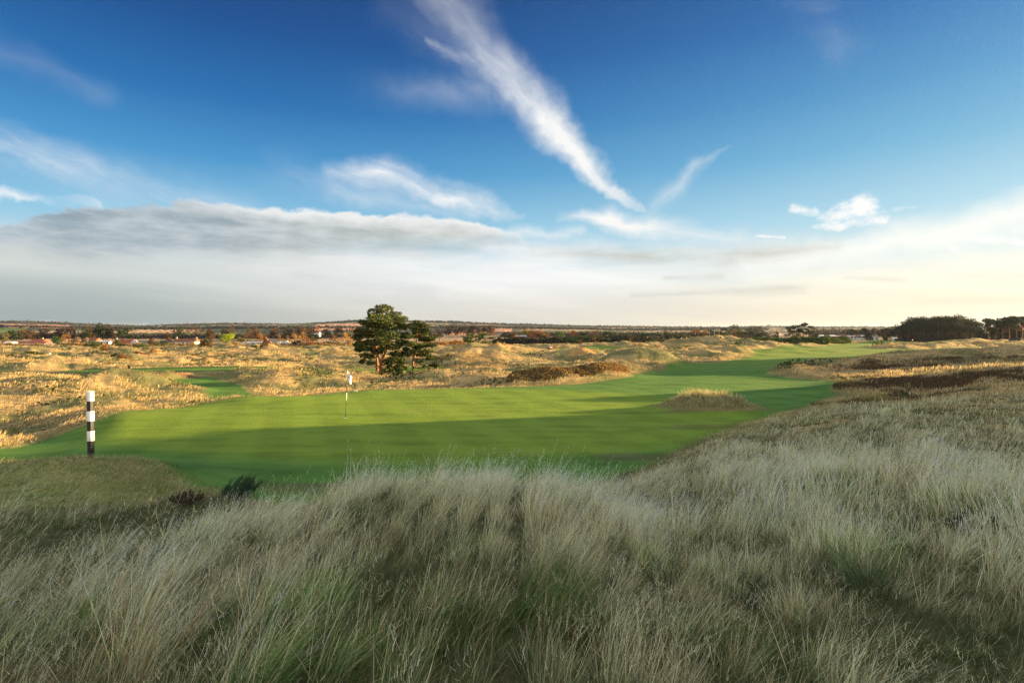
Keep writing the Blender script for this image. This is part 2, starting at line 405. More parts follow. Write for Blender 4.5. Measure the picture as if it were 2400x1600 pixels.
# ------------------------------------------------------------------ ground
STRAW = np.array([.42, .30, .135]); OLIVE = np.array([.115, .113, .048]); MOWN = np.array([.072, .158, .029]); BROWN = np.array([.13, .085, .05])
def heath(x, y):
    """how much heather grows here"""
    def e(u, d, sx, sy, k=1.): cx, cy = P(u, d); return k * np.exp(-((x - cx) / sx) ** 2 - ((y - cy) / sy) ** 2)
    s = e(2330,39,8.5,3.6) + e(2120,38,4,2.6) + e(2030,31.5,4.5,.9) + e(2210,32.5,3.0,.8) + e(2080,55,6,2.6) + e(2300,57,7,2.6,.8) + e(1415,54,2.4,1.7,.9) + e(1250,50.5,2.6,1.6,.35)
    return np.clip(s * .72 + 1.05 * fbm(x / 3.4, y / 1.9, 91, 4) * (s > .05), 0, 1)
def mound_short(x, y):
    cx, cy = P(215, 14.4); return 1 - sstep(.8, 1.25, np.hypot((x - cx) / 4.4, (y - cy) / 3.0))
def green_amt(x, y):
    return sstep(-.02, .34, fbm(x / 8.5, y / 4.5, 61, 3) + .10)
def build_ground():
    r = np.concatenate([[.5], np.geomspace(.8, 14, 110), np.geomspace(14.1, 380, 500)[1:], np.geomspace(384, 15000, 150)])
    az = np.radians(np.concatenate([np.linspace(-47, 47, 760), np.linspace(47.4, 112, 150), np.linspace(114.5, 310.5, 79)]))
    na, nr = len(az), len(r)
    A, R = np.meshgrid(az, r); X = (R * np.sin(A)).ravel(); Y = (R * np.cos(A)).ravel()
    Z, md, rough = H(X, Y, True)
    rr = np.hypot(X, Y); D = rr * np.maximum(np.cos(np.arctan2(X, Y)), .3); U = UC + F * np.tan(np.clip(np.arctan2(X, Y), -1.2, 1.2))
    mow = 1 - sstep(-.25, .25 + .002 * rr, md)
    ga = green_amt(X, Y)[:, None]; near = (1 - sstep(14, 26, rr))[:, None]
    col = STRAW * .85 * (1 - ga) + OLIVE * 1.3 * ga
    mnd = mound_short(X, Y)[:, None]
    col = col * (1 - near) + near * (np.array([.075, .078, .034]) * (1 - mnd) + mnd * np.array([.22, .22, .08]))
    orng = sstep(.15, .4, fbm(X / 11., Y / 9., 77, 2))[:, None] * sstep(60, 110, rr)[:, None]
    col = col * (1 - .5 * orng) + np.array([.36, .19, .06]) * .5 * orng
    fringe = (sstep(.1, .5, md) * (1 - sstep(.8, 2.6, md)))[:, None] * (rr < 160)[:, None]
    col = col * (1 - .55 * fringe) + np.array([.17, .16, .05]) * .55 * fringe
    hh = .8 * sstep(.2, .9, heath(X, Y))[:, None]; col = col * (1 - hh) + BROWN * 1.15 * hh
    mc = MOWN * (1 + np.array([.75, .22, .0]) * sstep(45, 130, rr)[:, None])
    # the putting surface is finer and brighter than the apron round it
    gx, gy = P(1000, 30); pg = (1 - sstep(.85, 1.05, np.hypot((X - gx - .6) / 17.5, (Y - gy + .2) / 12.3) + .04 * fbm(X / 5, Y / 5, 8, 2)))[:, None]
    mc = mc * (1 - pg) + np.array([.140, .210, .024]) * pg
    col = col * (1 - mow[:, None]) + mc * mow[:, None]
    # worn red-brown path beside the tee, and bare earth under the island
    def spot(u, d, sx, sy, c, k=1.):
        nonlocal col
        cx, cy = P(u, d); w = (k * (1 - sstep(.7, 1.15, np.hypot((X - cx) / sx, (Y - cy) / sy))))[:, None]
        col = col * (1 - w) + np.array(c) * w
    spot(420, 65.0, 3.6, .7, (.15, .075, .05)); spot(352, 62.4, 1.2, 1.6, (.14, .07, .06)); spot(1030, 150, 2.5, 3, (.35, .13, .08))
    spot(1640, 29.0, 2.4, .4, (.12, .10, .05), .6); spot(1745, 29.6, 1.6, .7, (.11, .10, .045), .6)
    spot(760, 14.8, 2.0, .7, (.10, .085, .04), .6); spot(1650, 24.6, 2, .8, (.12, .10, .04), .5); spot(1480, 19, 1.4, .7, (.10, .085, .045), .6)
    # farmland: fields, hedges, woods
    far = sstep(420, 620, D)[:, None]
    fx = X / 260 + .3 * fbm(X / 500, Y / 500, 2, 2); fy = Y / 330 + .3 * fbm(X / 500, Y / 500, 5, 2)
    hv = _hash(np.floor(fx), np.floor(fy), 5)
    pal = np.array([[.34, .23, .15], [.09, .12, .045], [.36, .27, .18], [.06, .07, .035], [.28, .17, .11], [.055, .06, .04]])
    fc = pal[(hv * 5.99).astype(int)]
    wood = sstep(.02, .12, fbm(X / 340, Y / 230, 101, 3) + .06 + .30 * sstep(1900, 2700, D))[:, None]
    fc = fc * (1 - wood) + np.array([.055, .055, .035]) * wood
    def field(u0, u1, d0, d1, c):
        nonlocal fc
        w = ((U > u0) & (U < u1) & (D > d0) & (D < d1))[:, None]; fc = np.where(w, np.array(c), fc)
    field(-80, 165, 1500, 2350, (.40, .20, .12)); field(-80, 60, 1000, 1450, (.10, .14, .04)); field(300, 470, 1100, 1500, (.48, .30, .17))
    field(740, 880, 1300, 2300, (.50, .29, .18)); field(1050, 1150, 900, 1300, (.40, .20, .10)); field(1160, 1200, 1200, 1700, (.44, .24, .15)); field(1465, 1550, 1000, 1300, (.12, .20, .04))
    field(1880, 1960, 700, 1200, (.30, .20, .08)); field(1450, 1505, 700, 950, (.30, .12, .07)); field(2220, 2500, 600, 1200, (.05,.06,.03))
    col = col * (1 - far) + fc * far
    Fi, Fj = np.meshgrid(np.arange(nr - 1), np.arange(na), indexing='ij')
    a = (Fi * na + Fj).ravel(); b_ = (Fi * na + (Fj + 1) % na).ravel(); faces = np.stack([a, b_, b_ + na, a + na], 1)[:, ::-1]
    V = np.stack([X, Y, Z], 1)
    isfar = D[faces].mean(1) > 900; ismow = (mow[faces].mean(1) > .5) & ~isfar
    gmd = sdf(GREEN, X, Y)[faces].mean(1) < 3
    def sub(mask, name, cat=None, extra=None):
        f = faces[mask]; used = np.unique(f); idx = np.full(len(V), -1); idx[used] = np.arange(len(used))
        o = np_mesh(name, V[used], idx[f], col[used], 4, True, M['ground'])
        at = o.data.attributes.new('mow', 'FLOAT', 'POINT'); at.data.foreach_set('value', mow[used].astype(np.float32))
        tag(o, kind='structure'); return o
    o = sub(~isfar & ~ismow, 'ground')
    sub(ismow, 'fairway'); sub(isfar, 'hills')
    # close the small hole under the camera
    hole = [tuple(v) for v in V[:na]]; me = bpy.data.meshes.new('ground_patch')
    me.from_pydata(hole + [(0, 0, h1(0, 0))], [], [(k, (k + 1) % na, na) for k in range(na)]); me.materials.append(M['ground'])
    c = me.color_attributes.new('Col', 'FLOAT_COLOR', 'POINT'); c.data.foreach_set('color', np.tile([.075, .07, .032, 1], na + 1).astype(np.float32))
    g = bpy.data.objects.new('ground', me); COL.objects.link(g); tag(g, kind='structure')
build_ground()

# ------------------------------------------------------------------ grass
def ribbons(base, length, width, laz, lean, bend, cb, ct, segs=4, side=None, rough_w=.8):
    """one tapering ribbon per base point; returns verts, faces, colours"""
    n = len(base); p = base.astype(np.float64).copy(); V = np.zeros((n, segs + 1, 2, 3)); C = np.zeros((n, segs + 1, 2, 3))
    ld = np.stack([np.sin(laz), np.cos(laz)], 1)
    if side is None:
        sa = RNG.uniform(-1.1, 1.1, n) + np.arctan2(base[:, 0], base[:, 1]); side = np.stack([np.cos(sa), -np.sin(sa), np.zeros(n)], 1)
    for k in range(segs + 1):
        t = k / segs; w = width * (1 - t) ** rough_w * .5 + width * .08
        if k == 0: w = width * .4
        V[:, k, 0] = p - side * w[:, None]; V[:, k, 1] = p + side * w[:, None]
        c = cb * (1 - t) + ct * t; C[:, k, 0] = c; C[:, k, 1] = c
        a = lean + bend * ((k + .5) / segs); st = (length / segs)[:, None]
        p = p + st * np.concatenate([ld * np.sin(a)[:, None], np.cos(a)[:, None]], 1)
    q = np.arange(n)[:, None, None] * (segs + 1) * 2 + np.arange(segs)[None, :, None] * 2 + np.array([0, 1, 3, 2])[None, None, :]
    return V.reshape(-1, 3), q.reshape(-1, 4), C.reshape(-1, 3), p
def merge(parts):
    vs, fs, cs, o = [], [], [], 0
    for v, f, c in parts:
        vs.append(v); fs.append(f + o); cs.append(c); o += len(v)
    return np.concatenate(vs), np.concatenate(fs), np.concatenate(cs)
def lerp(a, b, t): return a * (1 - t[:, None]) + b * t[:, None]
A3 = lambda *c: np.array(c, float)
PALE = A3(.88, .80, .50); STR = A3(.64, .54, .28); GRN = A3(.13, .23, .06); DGR = A3(.045, .07, .025); RUST = A3(.26, .17, .075); GREY = A3(.58, .59, .38)
def wind(x, y):
    return 1.15 + .55 * fbm(x / 4.5, y / 4.5, 201, 2) + sstep(1, 6, x) * .3 * gnoise(x / 2.2, y / 2.2, 205) * 3
def near_grass():
    n0 = 300000
    az = np.radians(RNG.uniform(-47, 47, n0)); r = np.exp(RNG.uniform(math.log(1.15), math.log(34), n0))
    e_ = 95000; az = np.concatenate([az, np.radians(RNG.uniform(12, 45, e_))]); r = np.concatenate([r, np.exp(RNG.uniform(math.log(11.5), math.log(34), e_))]); n0 += e_
    x = r * np.sin(az); y = r * np.cos(az)
    D = y
    # tussocks: pull the blades together
    cell = .34; cx = np.floor(x / cell); cy = np.floor(y / cell)
    tx = (cx + _hash(cx, cy, 1)) * cell; ty = (cy + _hash(cx, cy, 2)) * cell; k = .18 + .38 * _hash(cx, cy, 3)
    x = x * (1 - k) + tx * k; y = y * (1 - k) + ty * k
    md = mowdist(x, y); keep = (md > .15) & (heath(x, y) < RNG.uniform(.25, .9, n0)) & (D > .9)
    isl = np.hypot((x - ISL[0]) / 3.0, (y - ISL[1]) / 1.9) < 1.0
    shortm = mound_short(x, y)
    keep &= ~isl
    dens = .75 + .5 * fbm(x / 1.1, y / 1.1, 207, 2)
    keep &= RNG.random(n0) < np.clip(dens, .25, 1)
    x, y, md, shortm, r = x[keep], y[keep], md[keep], shortm[keep], r[keep]; n = len(x)
    z = H(x, y) - .02
    tus = _hash(np.floor(x / .34), np.floor(y / .34), 4)
    xw = x + .25 * gnoise(x / .9, y / .9, 241); yw = y + .25 * gnoise(x / .9, y / .9, 243); bx, by = np.floor(xw / .85), np.floor(yw / .75)
    dd = np.hypot(xw - (bx + .25 + .5 * _hash(bx, by, 6)) * .85, yw - (by + .25 + .5 * _hash(bx, by, 7)) * .75)
    clump = np.clip(1.25 - 1.35 * dd, .45, 1.2) * (.75 + .5 * _hash(bx, by, 8)); claz = (_hash(bx, by, 10) - .5) * 1.3
    patch = fbm(x / 2.6, y / 2.1, 210, 3); gp = fbm(x / 1.5, y / 1.5, 215, 3)
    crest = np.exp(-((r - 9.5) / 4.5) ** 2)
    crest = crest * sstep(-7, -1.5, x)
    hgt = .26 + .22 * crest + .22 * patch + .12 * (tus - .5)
    hgt = np.clip(hgt, .13, .75)
    rightfar = sstep(.45, .6, np.arctan2(x, y)) * sstep(16, 24, r); hgt *= 1 - .05 * rightfar
    hgt = hgt * (1 - shortm) + .13 * shortm
    hgt *= np.clip(md / 1.4, .28, 1)
    hol = np.zeros(n)
    for hu, hd, hr, hk in ((1690, 6.6, 1.0, .9), (1760, 4.6, .7, .8), (2150, 4.3, .8, .6), (250, 8.6, 1.6, .6), (1330, 3.4, .6, .7), (1000, 3.0, .5, .5), (2300, 5.6, 1.0, .7)):
        hx, hy = P(hu, hd); hol = np.maximum(hol, hk * np.exp(-((x - hx) ** 2 + (y - hy) ** 2) / hr ** 2))
    hgt = hgt * .84 * (1 - .45 * hol)
    hgt = hgt * (clump * (1 - shortm) + shortm)
    length = hgt * RNG.uniform(.5, 1.35, n) * 1.25
    kind = RNG.random(n)
    greenp = np.clip(.24 + .35 * hol + 1.1 * gp + .50 * np.exp(-((r - 2.3) / 2.0) ** 2) - .18 * crest, .05, .85)
    isg = kind < greenp
    rustp = (~isg) & (RNG.random(n) < np.clip(.06 + .5 * fbm(x / 1.9, y / 1.9, 219, 2) + .15 * np.exp(-((r - 3.5) / 2.5) ** 2), .02, .6))
    length = np.where(isg, length * .72, length)
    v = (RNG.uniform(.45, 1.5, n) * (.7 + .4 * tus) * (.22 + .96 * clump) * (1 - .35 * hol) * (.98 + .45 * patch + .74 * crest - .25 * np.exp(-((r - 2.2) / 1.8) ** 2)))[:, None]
    g2 = RNG.random(n)
    ctop = lerp(np.tile(STR, (n, 1)), np.tile(PALE, (n, 1)), np.clip(RNG.random(n) * .8 + .5 * patch, 0, 1)); ctop = lerp(ctop, np.tile(GREY, (n, 1)), RNG.random(n) * .6)
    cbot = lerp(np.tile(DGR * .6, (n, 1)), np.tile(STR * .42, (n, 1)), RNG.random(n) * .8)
    gt = lerp(np.tile(GRN, (n, 1)), np.tile(A3(.22, .27, .09), (n, 1)), g2)
    ctop = np.where(isg[:, None], gt, ctop); cbot = np.where(isg[:, None], np.tile(DGR, (n, 1)), cbot)
    ctop = np.where(rustp[:, None], RUST * 1.2, ctop); cbot = np.where(rustp[:, None], RUST * .7, cbot)
    sm = shortm[:, None]; ctop = ctop * (1 - sm) + sm * (A3(.42, .40, .18) * (.5 + .95 * g2[:, None]))
    ctop = ctop * v; cbot = cbot * v
    w = wind(x, y) + claz + RNG.normal(0, .5, n); wild = RNG.random(n) < .13; w = np.where(wild, RNG.uniform(-3.1, 3.1, n), w)
    patchl = np.clip(.50 + .55 * gnoise(x / 3.3, y / 3.3, 222), .1, 1.1)
    patchl = patchl + .4 * (1 - sstep(-5, 0, x))
    lean = np.abs(patchl * .65 + RNG.normal(0, .2, n)) * (1 - .4 * sm[:, 0]) + .35 * sm[:, 0]
    bend = RNG.uniform(.1, .9, n) + np.where(isg, .4, 0)
    tall = (~isg) & (RNG.random(n) < .02) & (shortm < .3) & (md > 2.5)
    length = np.where(tall, length * 1.15 + .05, length); ctop[tall] = PALE * RNG.uniform(.95, 1.25, (tall.sum(), 1)); cbot[tall] = STR * 1.3; w[tall] += RNG.normal(0, .5, tall.sum()); bend[tall] *= .5
    width = np.where(isg, .0060, .0040) * RNG.uniform(.7, 1.3, n) * np.clip(r / 5.5, .8, 4.5)
    base = np.stack([x, y, z], 1)
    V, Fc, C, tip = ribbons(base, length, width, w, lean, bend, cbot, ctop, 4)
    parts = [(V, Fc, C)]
    # feathery seed heads on the dry stalks
    hd = (~isg) & (~rustp) & (RNG.random(n) < .45) & (length > .30) & (r < 26) & (shortm < .3)
    ib = np.nonzero(hd)[0]
    for rep in range(5):
        t = tip[ib].copy(); back = rep * .022 * (length[ib] / .5)
        a = lean[ib] + bend[ib]; la = w[ib]
        t -= back[:, None] * np.stack([np.sin(la) * np.sin(a), np.cos(la) * np.sin(a), np.cos(a)], 1)
        m = len(ib)
        V, Fc, C, _ = ribbons(t, RNG.uniform(.018, .045, m), width[ib] * RNG.uniform(.6, 1.1, m), la + RNG.normal(0, 1.3, m), np.clip(a + RNG.normal(0, .5, m), 0, 2.2), RNG.uniform(-.4, .8, m), ctop[ib] * 1.0, ctop[ib] * A3(1.12, 1.06, .98), 1)
        parts.append((V, Fc, C))
    V, Fc, C = merge(parts)
    o = np_mesh('long_grass', V, Fc, np.clip(C, 0, .8), 4, False, M['grass'])
    tag(o, 'long dry pale grass leaning in the wind across the near dune', 'grass', kind='stuff')
    # thatch: a mat of short dead stems that hides the soil
    n0 = 170000
    az = np.radians(RNG.uniform(-47, 47, n0)); r = np.exp(RNG.uniform(math.log(1.1), math.log(22), n0)); x = r * np.sin(az); y = r * np.cos(az)
    keep = (mowdist(x, y) > .1) & (y > .8); x, y, r = x[keep], y[keep], r[keep]; n = len(x); z = H(x, y)
    c = lerp(np.tile(A3(.20, .17, .09), (n, 1)), np.tile(A3(.07, .11, .03), (n, 1)), sstep(-.3, .4, fbm(x / 1.2, y / 1.2, 230, 3) + RNG.normal(0, .2, n))) * RNG.uniform(.6, 1.4, n)[:, None]
    sh = mound_short(x, y)
    V, Fc, C, _ = ribbons(np.stack([x, y, z + RNG.uniform(0, .06, n) * (1 - sh)], 1), RNG.uniform(.06, .22, n) * (1 - .6 * sh), .0028 * np.clip(r / 5, .8, 4), wind(x, y) + RNG.normal(0, 1.6, n), RNG.uniform(.5, 1.5, n), RNG.uniform(-.3, .8, n), c * .7, c, 2)
    o = np_mesh('grass_thatch', V, Fc, C, 4, False, M['grass']); tag(o, 'matted dead stems and moss under the long grass', 'grass thatch', kind='stuff')
near_grass()
def fringe():
    n = 210000; az = np.radians(RNG.uniform(-44, 44, n)); r = np.exp(RNG.uniform(math.log(13), math.log(110), n)); x = r * np.sin(az); y = r * np.cos(az)
    md = mowdist(x, y); k = (md > -.45) & (md < 1.1 + .01 * r) & (RNG.random(n) < .95 - .5 * np.abs(md)); x, y, r, md = x[k], y[k], r[k], md[k]; n = len(x)
    t = np.clip((md + .4) / 1.3 + RNG.normal(0, .18, n), 0, 1); c = lerp(np.tile(A3(.12, .19, .04), (n, 1)), np.tile(A3(.46, .40, .18), (n, 1)), t) * RNG.uniform(.6, 1.3, n)[:, None]
    V, Fc, C, _ = ribbons(np.stack([x, y, H(x, y) - .01], 1), (.04 + .16 * t) * RNG.uniform(.5, 1.3, n), np.clip(r * .0008, .009, .08), wind(x, y) + RNG.normal(0, .9, n), np.abs(RNG.normal(.4, .3, n)), RNG.uniform(.1, .9, n), c * .6, c, 2)
    o = np_mesh('semi_rough', V, Fc, C, 4, False, M['grass']); tag(o, 'ragged band of semi-rough along the fairway and green edges', 'grass', kind='stuff')
fringe()
def mound_turf():
    n = 34000; cx, cy = P(215, 14.4); x = cx + RNG.uniform(-5.4, 5.4, n); y = cy + RNG.uniform(-3.7, 3.7, n)
    k = (mound_short(x, y) > RNG.random(n)) & (mowdist(x, y) > .05); x, y = x[k], y[k]; n = len(x); z = H(x, y)
    pt = sstep(-.25, .35, fbm(x / .9, y / .7, 260, 3) + RNG.normal(0, .12, n)); c = lerp(np.tile(A3(.56, .52, .25), (n, 1)), np.tile(A3(.20, .29, .08), (n, 1)), pt) * RNG.uniform(.6, 1.4, n)[:, None]
    V, Fc, C, _ = ribbons(np.stack([x, y, z], 1), RNG.uniform(.04, .13, n) * (1 + .9 * (RNG.random(n) < .15)), .010 * RNG.uniform(.5, 1.2, n), RNG.normal(1.2, .9, n), RNG.uniform(.5, 1.2, n), RNG.uniform(0, .7, n), c * .7, c, 2)
    o = np_mesh('mound_turf', V, Fc, C, 4, False, M['grass']); tag(o, 'short olive turf on the mound under the marker post', 'grass', kind='stuff')
mound_turf()
def dune_scrub():
    n0 = 190000; az = np.radians(RNG.uniform(-44.5, 38, n0)); r = np.exp(RNG.uniform(math.log(48), math.log(330), n0)); x = r * np.sin(az); y = r * np.cos(az)
    f = fbm(x / (6 + r / 40), y / (5 + r / 50), 501, 4); k = (f > .21) & (RNG.random(n0) < .4 + 2.5 * (f - .21)) & (mowdist(x, y) > 1.2); x, y, r, f = x[k], y[k], r[k], f[k]; n = len(x)
    z = H(x, y) + RNG.random(n) * np.clip((f - .25) * 4, .08, 1) * (.45 + r / 260)
    V, Fc = leaf_quads(np.stack([x, y, z], 1), .10 + r * .0022, n, 5)
    kindc = fbm(x / 25, y / 20, 505, 2) + RNG.normal(0, .15, n)
    c = np.where((kindc > .22)[:, None], A3(.20, .12, .04), np.where((kindc < -.15)[:, None], A3(.045, .07, .025), A3(.085, .105, .035))) * RNG.uniform(.5, 1.4, n)[:, None]
    o = np_mesh('dune_scrub', V, Fc, np.repeat(c, 4, 0), 4, False, M['needle']); tag(o, 'patches of low green and russet scrub between the sunlit dunes', 'scrub', kind='stuff')
def dune_grass():
    n0 = 560000
    az = np.radians(RNG.uniform(-44.5, 44.5, n0)); r = np.exp(RNG.uniform(math.log(26), math.log(420), n0))
    x = r * np.sin(az); y = r * np.cos(az)
    cell = .9 + r / 60.; cx = np.floor(x / 1.6); cy = np.floor(y / 1.6)
    tx = (cx + _hash(cx, cy, 1)) * 1.6; ty = (cy + _hash(cx, cy, 2)) * 1.6; k = .45 * _hash(cx, cy, 3); x = x * (1 - k) + tx * k; y = y * (1 - k) + ty * k
    md = mowdist(x, y); keep = (md > .3 + .004 * r) & (heath(x, y) < RNG.uniform(.25, .8, n0))
    keep &= ~(np.hypot((x - ISL[0]) / 3.0, (y - ISL[1]) / 1.9) < 1.0) & (RNG.random(n0) < np.clip(.75 + .7 * fbm(x / 3, y / 3, 301, 2), .2, 1)) & ((r > 34) | (az < .1))
    x, y, md, r = x[keep], y[keep], md[keep], r[keep]; n = len(x); z = H(x, y) - .02
    ga = green_amt(x, y); ga = np.clip(ga + .5 * sstep(.1, .4, fbm(x / 4, y / 3, 311, 2)), 0, 1); tus = _hash(np.floor(x / 1.6), np.floor(y / 1.6), 9)
    hgt = (.15 + .27 * tus + .12 * fbm(x / 5, y / 5, 303, 2)) * np.clip(md / 1.3, .45, 1) * (1 - .35 * ga)
    isg = RNG.random(n) < np.clip(.08 + .75 * ga * (.4 + .6 * tus), 0, .85)
    v = (RNG.uniform(.7, 1.2, n) * (.75 + .4 * tus))[:, None]
    yl = A3(.60, .385, .155)
    ctop = lerp(np.tile(A3(.72, .57, .34), (n, 1)), np.tile(yl, (n, 1)), RNG.random(n))
    orng = (fbm(x / 11., y / 9., 77, 2) > .28) & (r > 60) & (RNG.random(n) < .45)
    ctop = np.where(orng[:, None], A3(.52, .30, .11), ctop)
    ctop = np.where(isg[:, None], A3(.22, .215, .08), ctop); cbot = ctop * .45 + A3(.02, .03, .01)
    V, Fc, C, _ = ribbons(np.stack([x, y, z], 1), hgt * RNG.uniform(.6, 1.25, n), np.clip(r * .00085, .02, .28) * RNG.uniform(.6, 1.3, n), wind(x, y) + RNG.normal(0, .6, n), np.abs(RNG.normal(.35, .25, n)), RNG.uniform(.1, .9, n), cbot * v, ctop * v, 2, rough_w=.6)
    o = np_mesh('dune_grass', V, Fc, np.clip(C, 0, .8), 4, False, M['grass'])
    tag(o, 'golden marram grass covering the rolling sunlit dunes', 'grass', kind='stuff')
dune_grass()
def heather():
    n0 = 420000
    az = np.radians(RNG.uniform(2, 44.5, n0)); r = np.exp(RNG.uniform(math.log(28), math.log(76), n0)); x = r * np.sin(az); y = r * np.cos(az)
    h = heath(x, y); keep = (h > RNG.uniform(.30, .95, n0)) & (mowdist(x, y) > .1); x, y, r, h = x[keep], y[keep], r[keep], h[keep]; n = len(x)
    lum = fbm(x / .8, y / .6, 401, 3); z = H(x, y) + .12 * np.clip(lum + .3, 0, 1)
    c = lerp(np.tile(A3(.20, .095, .06), (n, 1)), np.tile(A3(.11, .11, .05), (n, 1)), RNG.random(n)) * RNG.uniform(.6, 1.35, n)[:, None]
    fern = (np.hypot(x - P(1420, 54)[0], y - 54) < 4.5)
    c = np.where(fern[:, None] & (RNG.random(n) < .7)[:, None], A3(.42, .15, .045) * RNG.uniform(.6, 1.3, n)[:, None], c)
    V, Fc, C, _ = ribbons(np.stack([x, y, z], 1), RNG.uniform(.08, .26, n) * (.6 + .6 * h), r * .0011, RNG.uniform(0, 6.3, n), RNG.uniform(.1, .9, n), RNG.uniform(-.3, .5, n), c * .6, c, 1, rough_w=.5)
    o = np_mesh('heather', V, Fc, C, 4, False, M['grass']); tag(o, 'brown heather carpeting the shaded ridges on the right', 'heather', kind='stuff')
heather()
def island():
    n = 6500
    a = RNG.uniform(0, 2 * math.pi, n); q = np.sqrt(RNG.random(n)) * (1 + .12 * np.sin(a * 5) + .1 * np.sin(a * 11)); x = ISL[0] - .05 + np.cos(a) * q * 2.5; y = ISL[1] + np.sin(a) * q * 1.5
    z = H(x, y) - .02; top = sstep(.18, .45, z - .0)
    hgt = (.09 + .30 * top) * (.35 + 1.05 * _hash(np.floor(x / .35), np.floor(y / .35), 3)); isg = RNG.random(n) < .28
    ct = lerp(np.tile(A3(.74, .64, .40), (n, 1)), np.tile(A3(.56, .44, .20), (n, 1)), RNG.random(n)); ct = np.where(isg[:, None], A3(.22, .27, .07), ct); ct *= RNG.uniform(.7, 1.2, n)[:, None]
    V, Fc, C, _ = ribbons(np.stack([x, y, z], 1), hgt * RNG.uniform(.6, 1.3, n), .016 * RNG.uniform(.6, 1.3, n), RNG.normal(1.0, 1.5, n), np.abs(RNG.normal(.25, .2, n)), RNG.uniform(.1, 1.0, n), ct * .6, ct, 3)
    o = np_mesh('grass_tussock', V, Fc, C, 4, False, M['grass'])
    tag(o, 'island of tufted yellow grass on a low mound in the fairway', 'grass tussock')
island()
def tuft(u, d, n, rad, hh, cols, label, w=.006, lean=.5, name='grass_tuft', laz=None, lift=0):
    cx, cy = P(u, d); a = RNG.uniform(0, 6.283, n); q = np.sqrt(RNG.random(n)) * rad; x = cx + np.cos(a) * q; y = cy + np.sin(a) * q; z0 = h1(cx, cy)
    z = H(x, y) - z0 + lift; c = np.array(cols)[RNG.integers(0, len(cols), n)] * RNG.uniform(.7, 1.25, n)[:, None]
    la = np.pi / 2 - a if laz is None else RNG.normal(laz, .5, n)
    V, Fc, C, _ = ribbons(np.stack([x - cx, y - cy, z], 1), hh * RNG.uniform(.5, 1.2, n), w * RNG.uniform(.7, 1.3, n), la, np.abs(RNG.normal(lean, .2, n)) * (.4 + q / rad), RNG.uniform(.3, 1.3, n), c * .55, c, 5, side=np.stack([np.cos(RNG.uniform(-.8, .8, n)), np.sin(RNG.uniform(-.8, .8, n)), np.zeros(n)], 1))
    o = np_mesh(name, V, Fc, C, 4, False, M['grass']); o.location = (cx, cy, z0); tag(o, label, 'grass tuft'); return o
G_ = [(.13, .21, .05), (.18, .26, .07), (.09, .15, .045), (.30, .29, .13)]
tuft(1280, 3.35, 430, .22, .36, G_, 'lush green tussock with broad blades low in the dry grass', w=.0055, laz=.9, lift=.06)
tuft(2040, 4.4, 230, .17, .34, [(.16, .24, .09), (.35, .34, .20), (.12, .2, .08)], 'grey-green tuft with pale stalks in the shaded grass', w=.005, lift=.05)
tuft(2052, 30.5, 240, .42, .75, [(.48, .38, .12), (.36, .34, .10), (.55, .45, .2)], 'tall yellow clump of marram on the heather ridge', w=.022, lean=.4)
tuft(1788, 22.6, 0 + 60, .25, .4, [(.45, .38, .2)], 'sparse straw clump at the edge of the rough', w=.012)

# ------------------------------------------------------------------ gorse and heather bushes in the near rough
def spiky_bush(u, d, nst, hh, spread, c, label, name='gorse_bush', cat='bush', lazm=None, needle=.035, v0=0, per=70, wid=.006, lift=0):
    cx, cy = P(u, d); z0 = h1(cx, cy) + v0; root = empty(name, (cx, cy, z0)); tag(root, label, cat)
    mb = MB(); bs, cc, dirs = [], [], []
    for i in range(nst):
        a = random.uniform(0, 6.283); q = spread * math.sqrt(random.random()); p = Vector((math.cos(a) * q * .6, math.sin(a) * q * .6, -.05)); L = hh * random.uniform(.6, 1.1) * (1.1 - .5 * q / spread)
        lz = random.gauss(lazm, .5) if lazm is not None else math.pi / 2 - a; le = random.uniform(.15, .75) * (1 if lazm is None else .8)
        pts = [Vector((0, 0, -.12)), p]; 
        for k in range(6):
            an = le + .12 * k; p = p + Vector((math.sin(lz) * math.sin(an), math.cos(lz) * math.sin(an), math.cos(an))) * L / 6; pts.append(p)
        mb.tube(pts, [.008 * (1 - k / 8.5) * (hh / .5) for k in range(8)], 5)
        for _ in range(per):
            t = random.uniform(.8, 6); k = min(int(t), 5); pp = pts[k].lerp(pts[k + 1], t - k); bs.append(pp + Vector((random.gauss(0, .012), random.gauss(0, .012), random.gauss(0, .012))) * hh / .5); cc.append(random.uniform(.5, 1.4))
    mb.ball((0, 0, -.1), .035 * hh / .5, 1); mb.build('stems', M['bark'], root)
    bs = np.array([tuple(b) for b in bs]); n = len(bs); col = np.array(c) * np.array(cc)[:, None]
    V, Fc, C, _ = ribbons(bs, RNG.uniform(.5, 1.3, n) * needle, np.full(n, wid), RNG.uniform(0, 6.283, n), RNG.uniform(.1, 1.7, n), RNG.uniform(-.3, .3, n), col * .7, col, 1, side=np.stack([RNG.normal(0, 1, n), RNG.normal(0, 1, n), RNG.normal(0, .6, n)], 1) * .7)
    np_mesh('foliage', V, Fc, C, 4, False, M['needle'], root); return root
spiky_bush(548, 11.3, 40, .66, .60, (.06, .13, .065), 'spiky dark green gorse bush where the near dune meets the green', lazm=1.0, per=170, needle=.055, wid=.011, v0=.08)
spiky_bush(432, 10.5, 34, .24, .42, (.13, .08, .055), 'small reddish brown heather clump left of the gorse bush', 'heather_bush', needle=.03, per=90, wid=.011, v0=.10)
spiky_bush(1888, 14.6, 30, .42, .42, (.13, .10, .08), 'grey twiggy heather bush standing out of the pale grass slope', 'heather_bush', needle=.03, per=70, wid=.012, v0=.02)
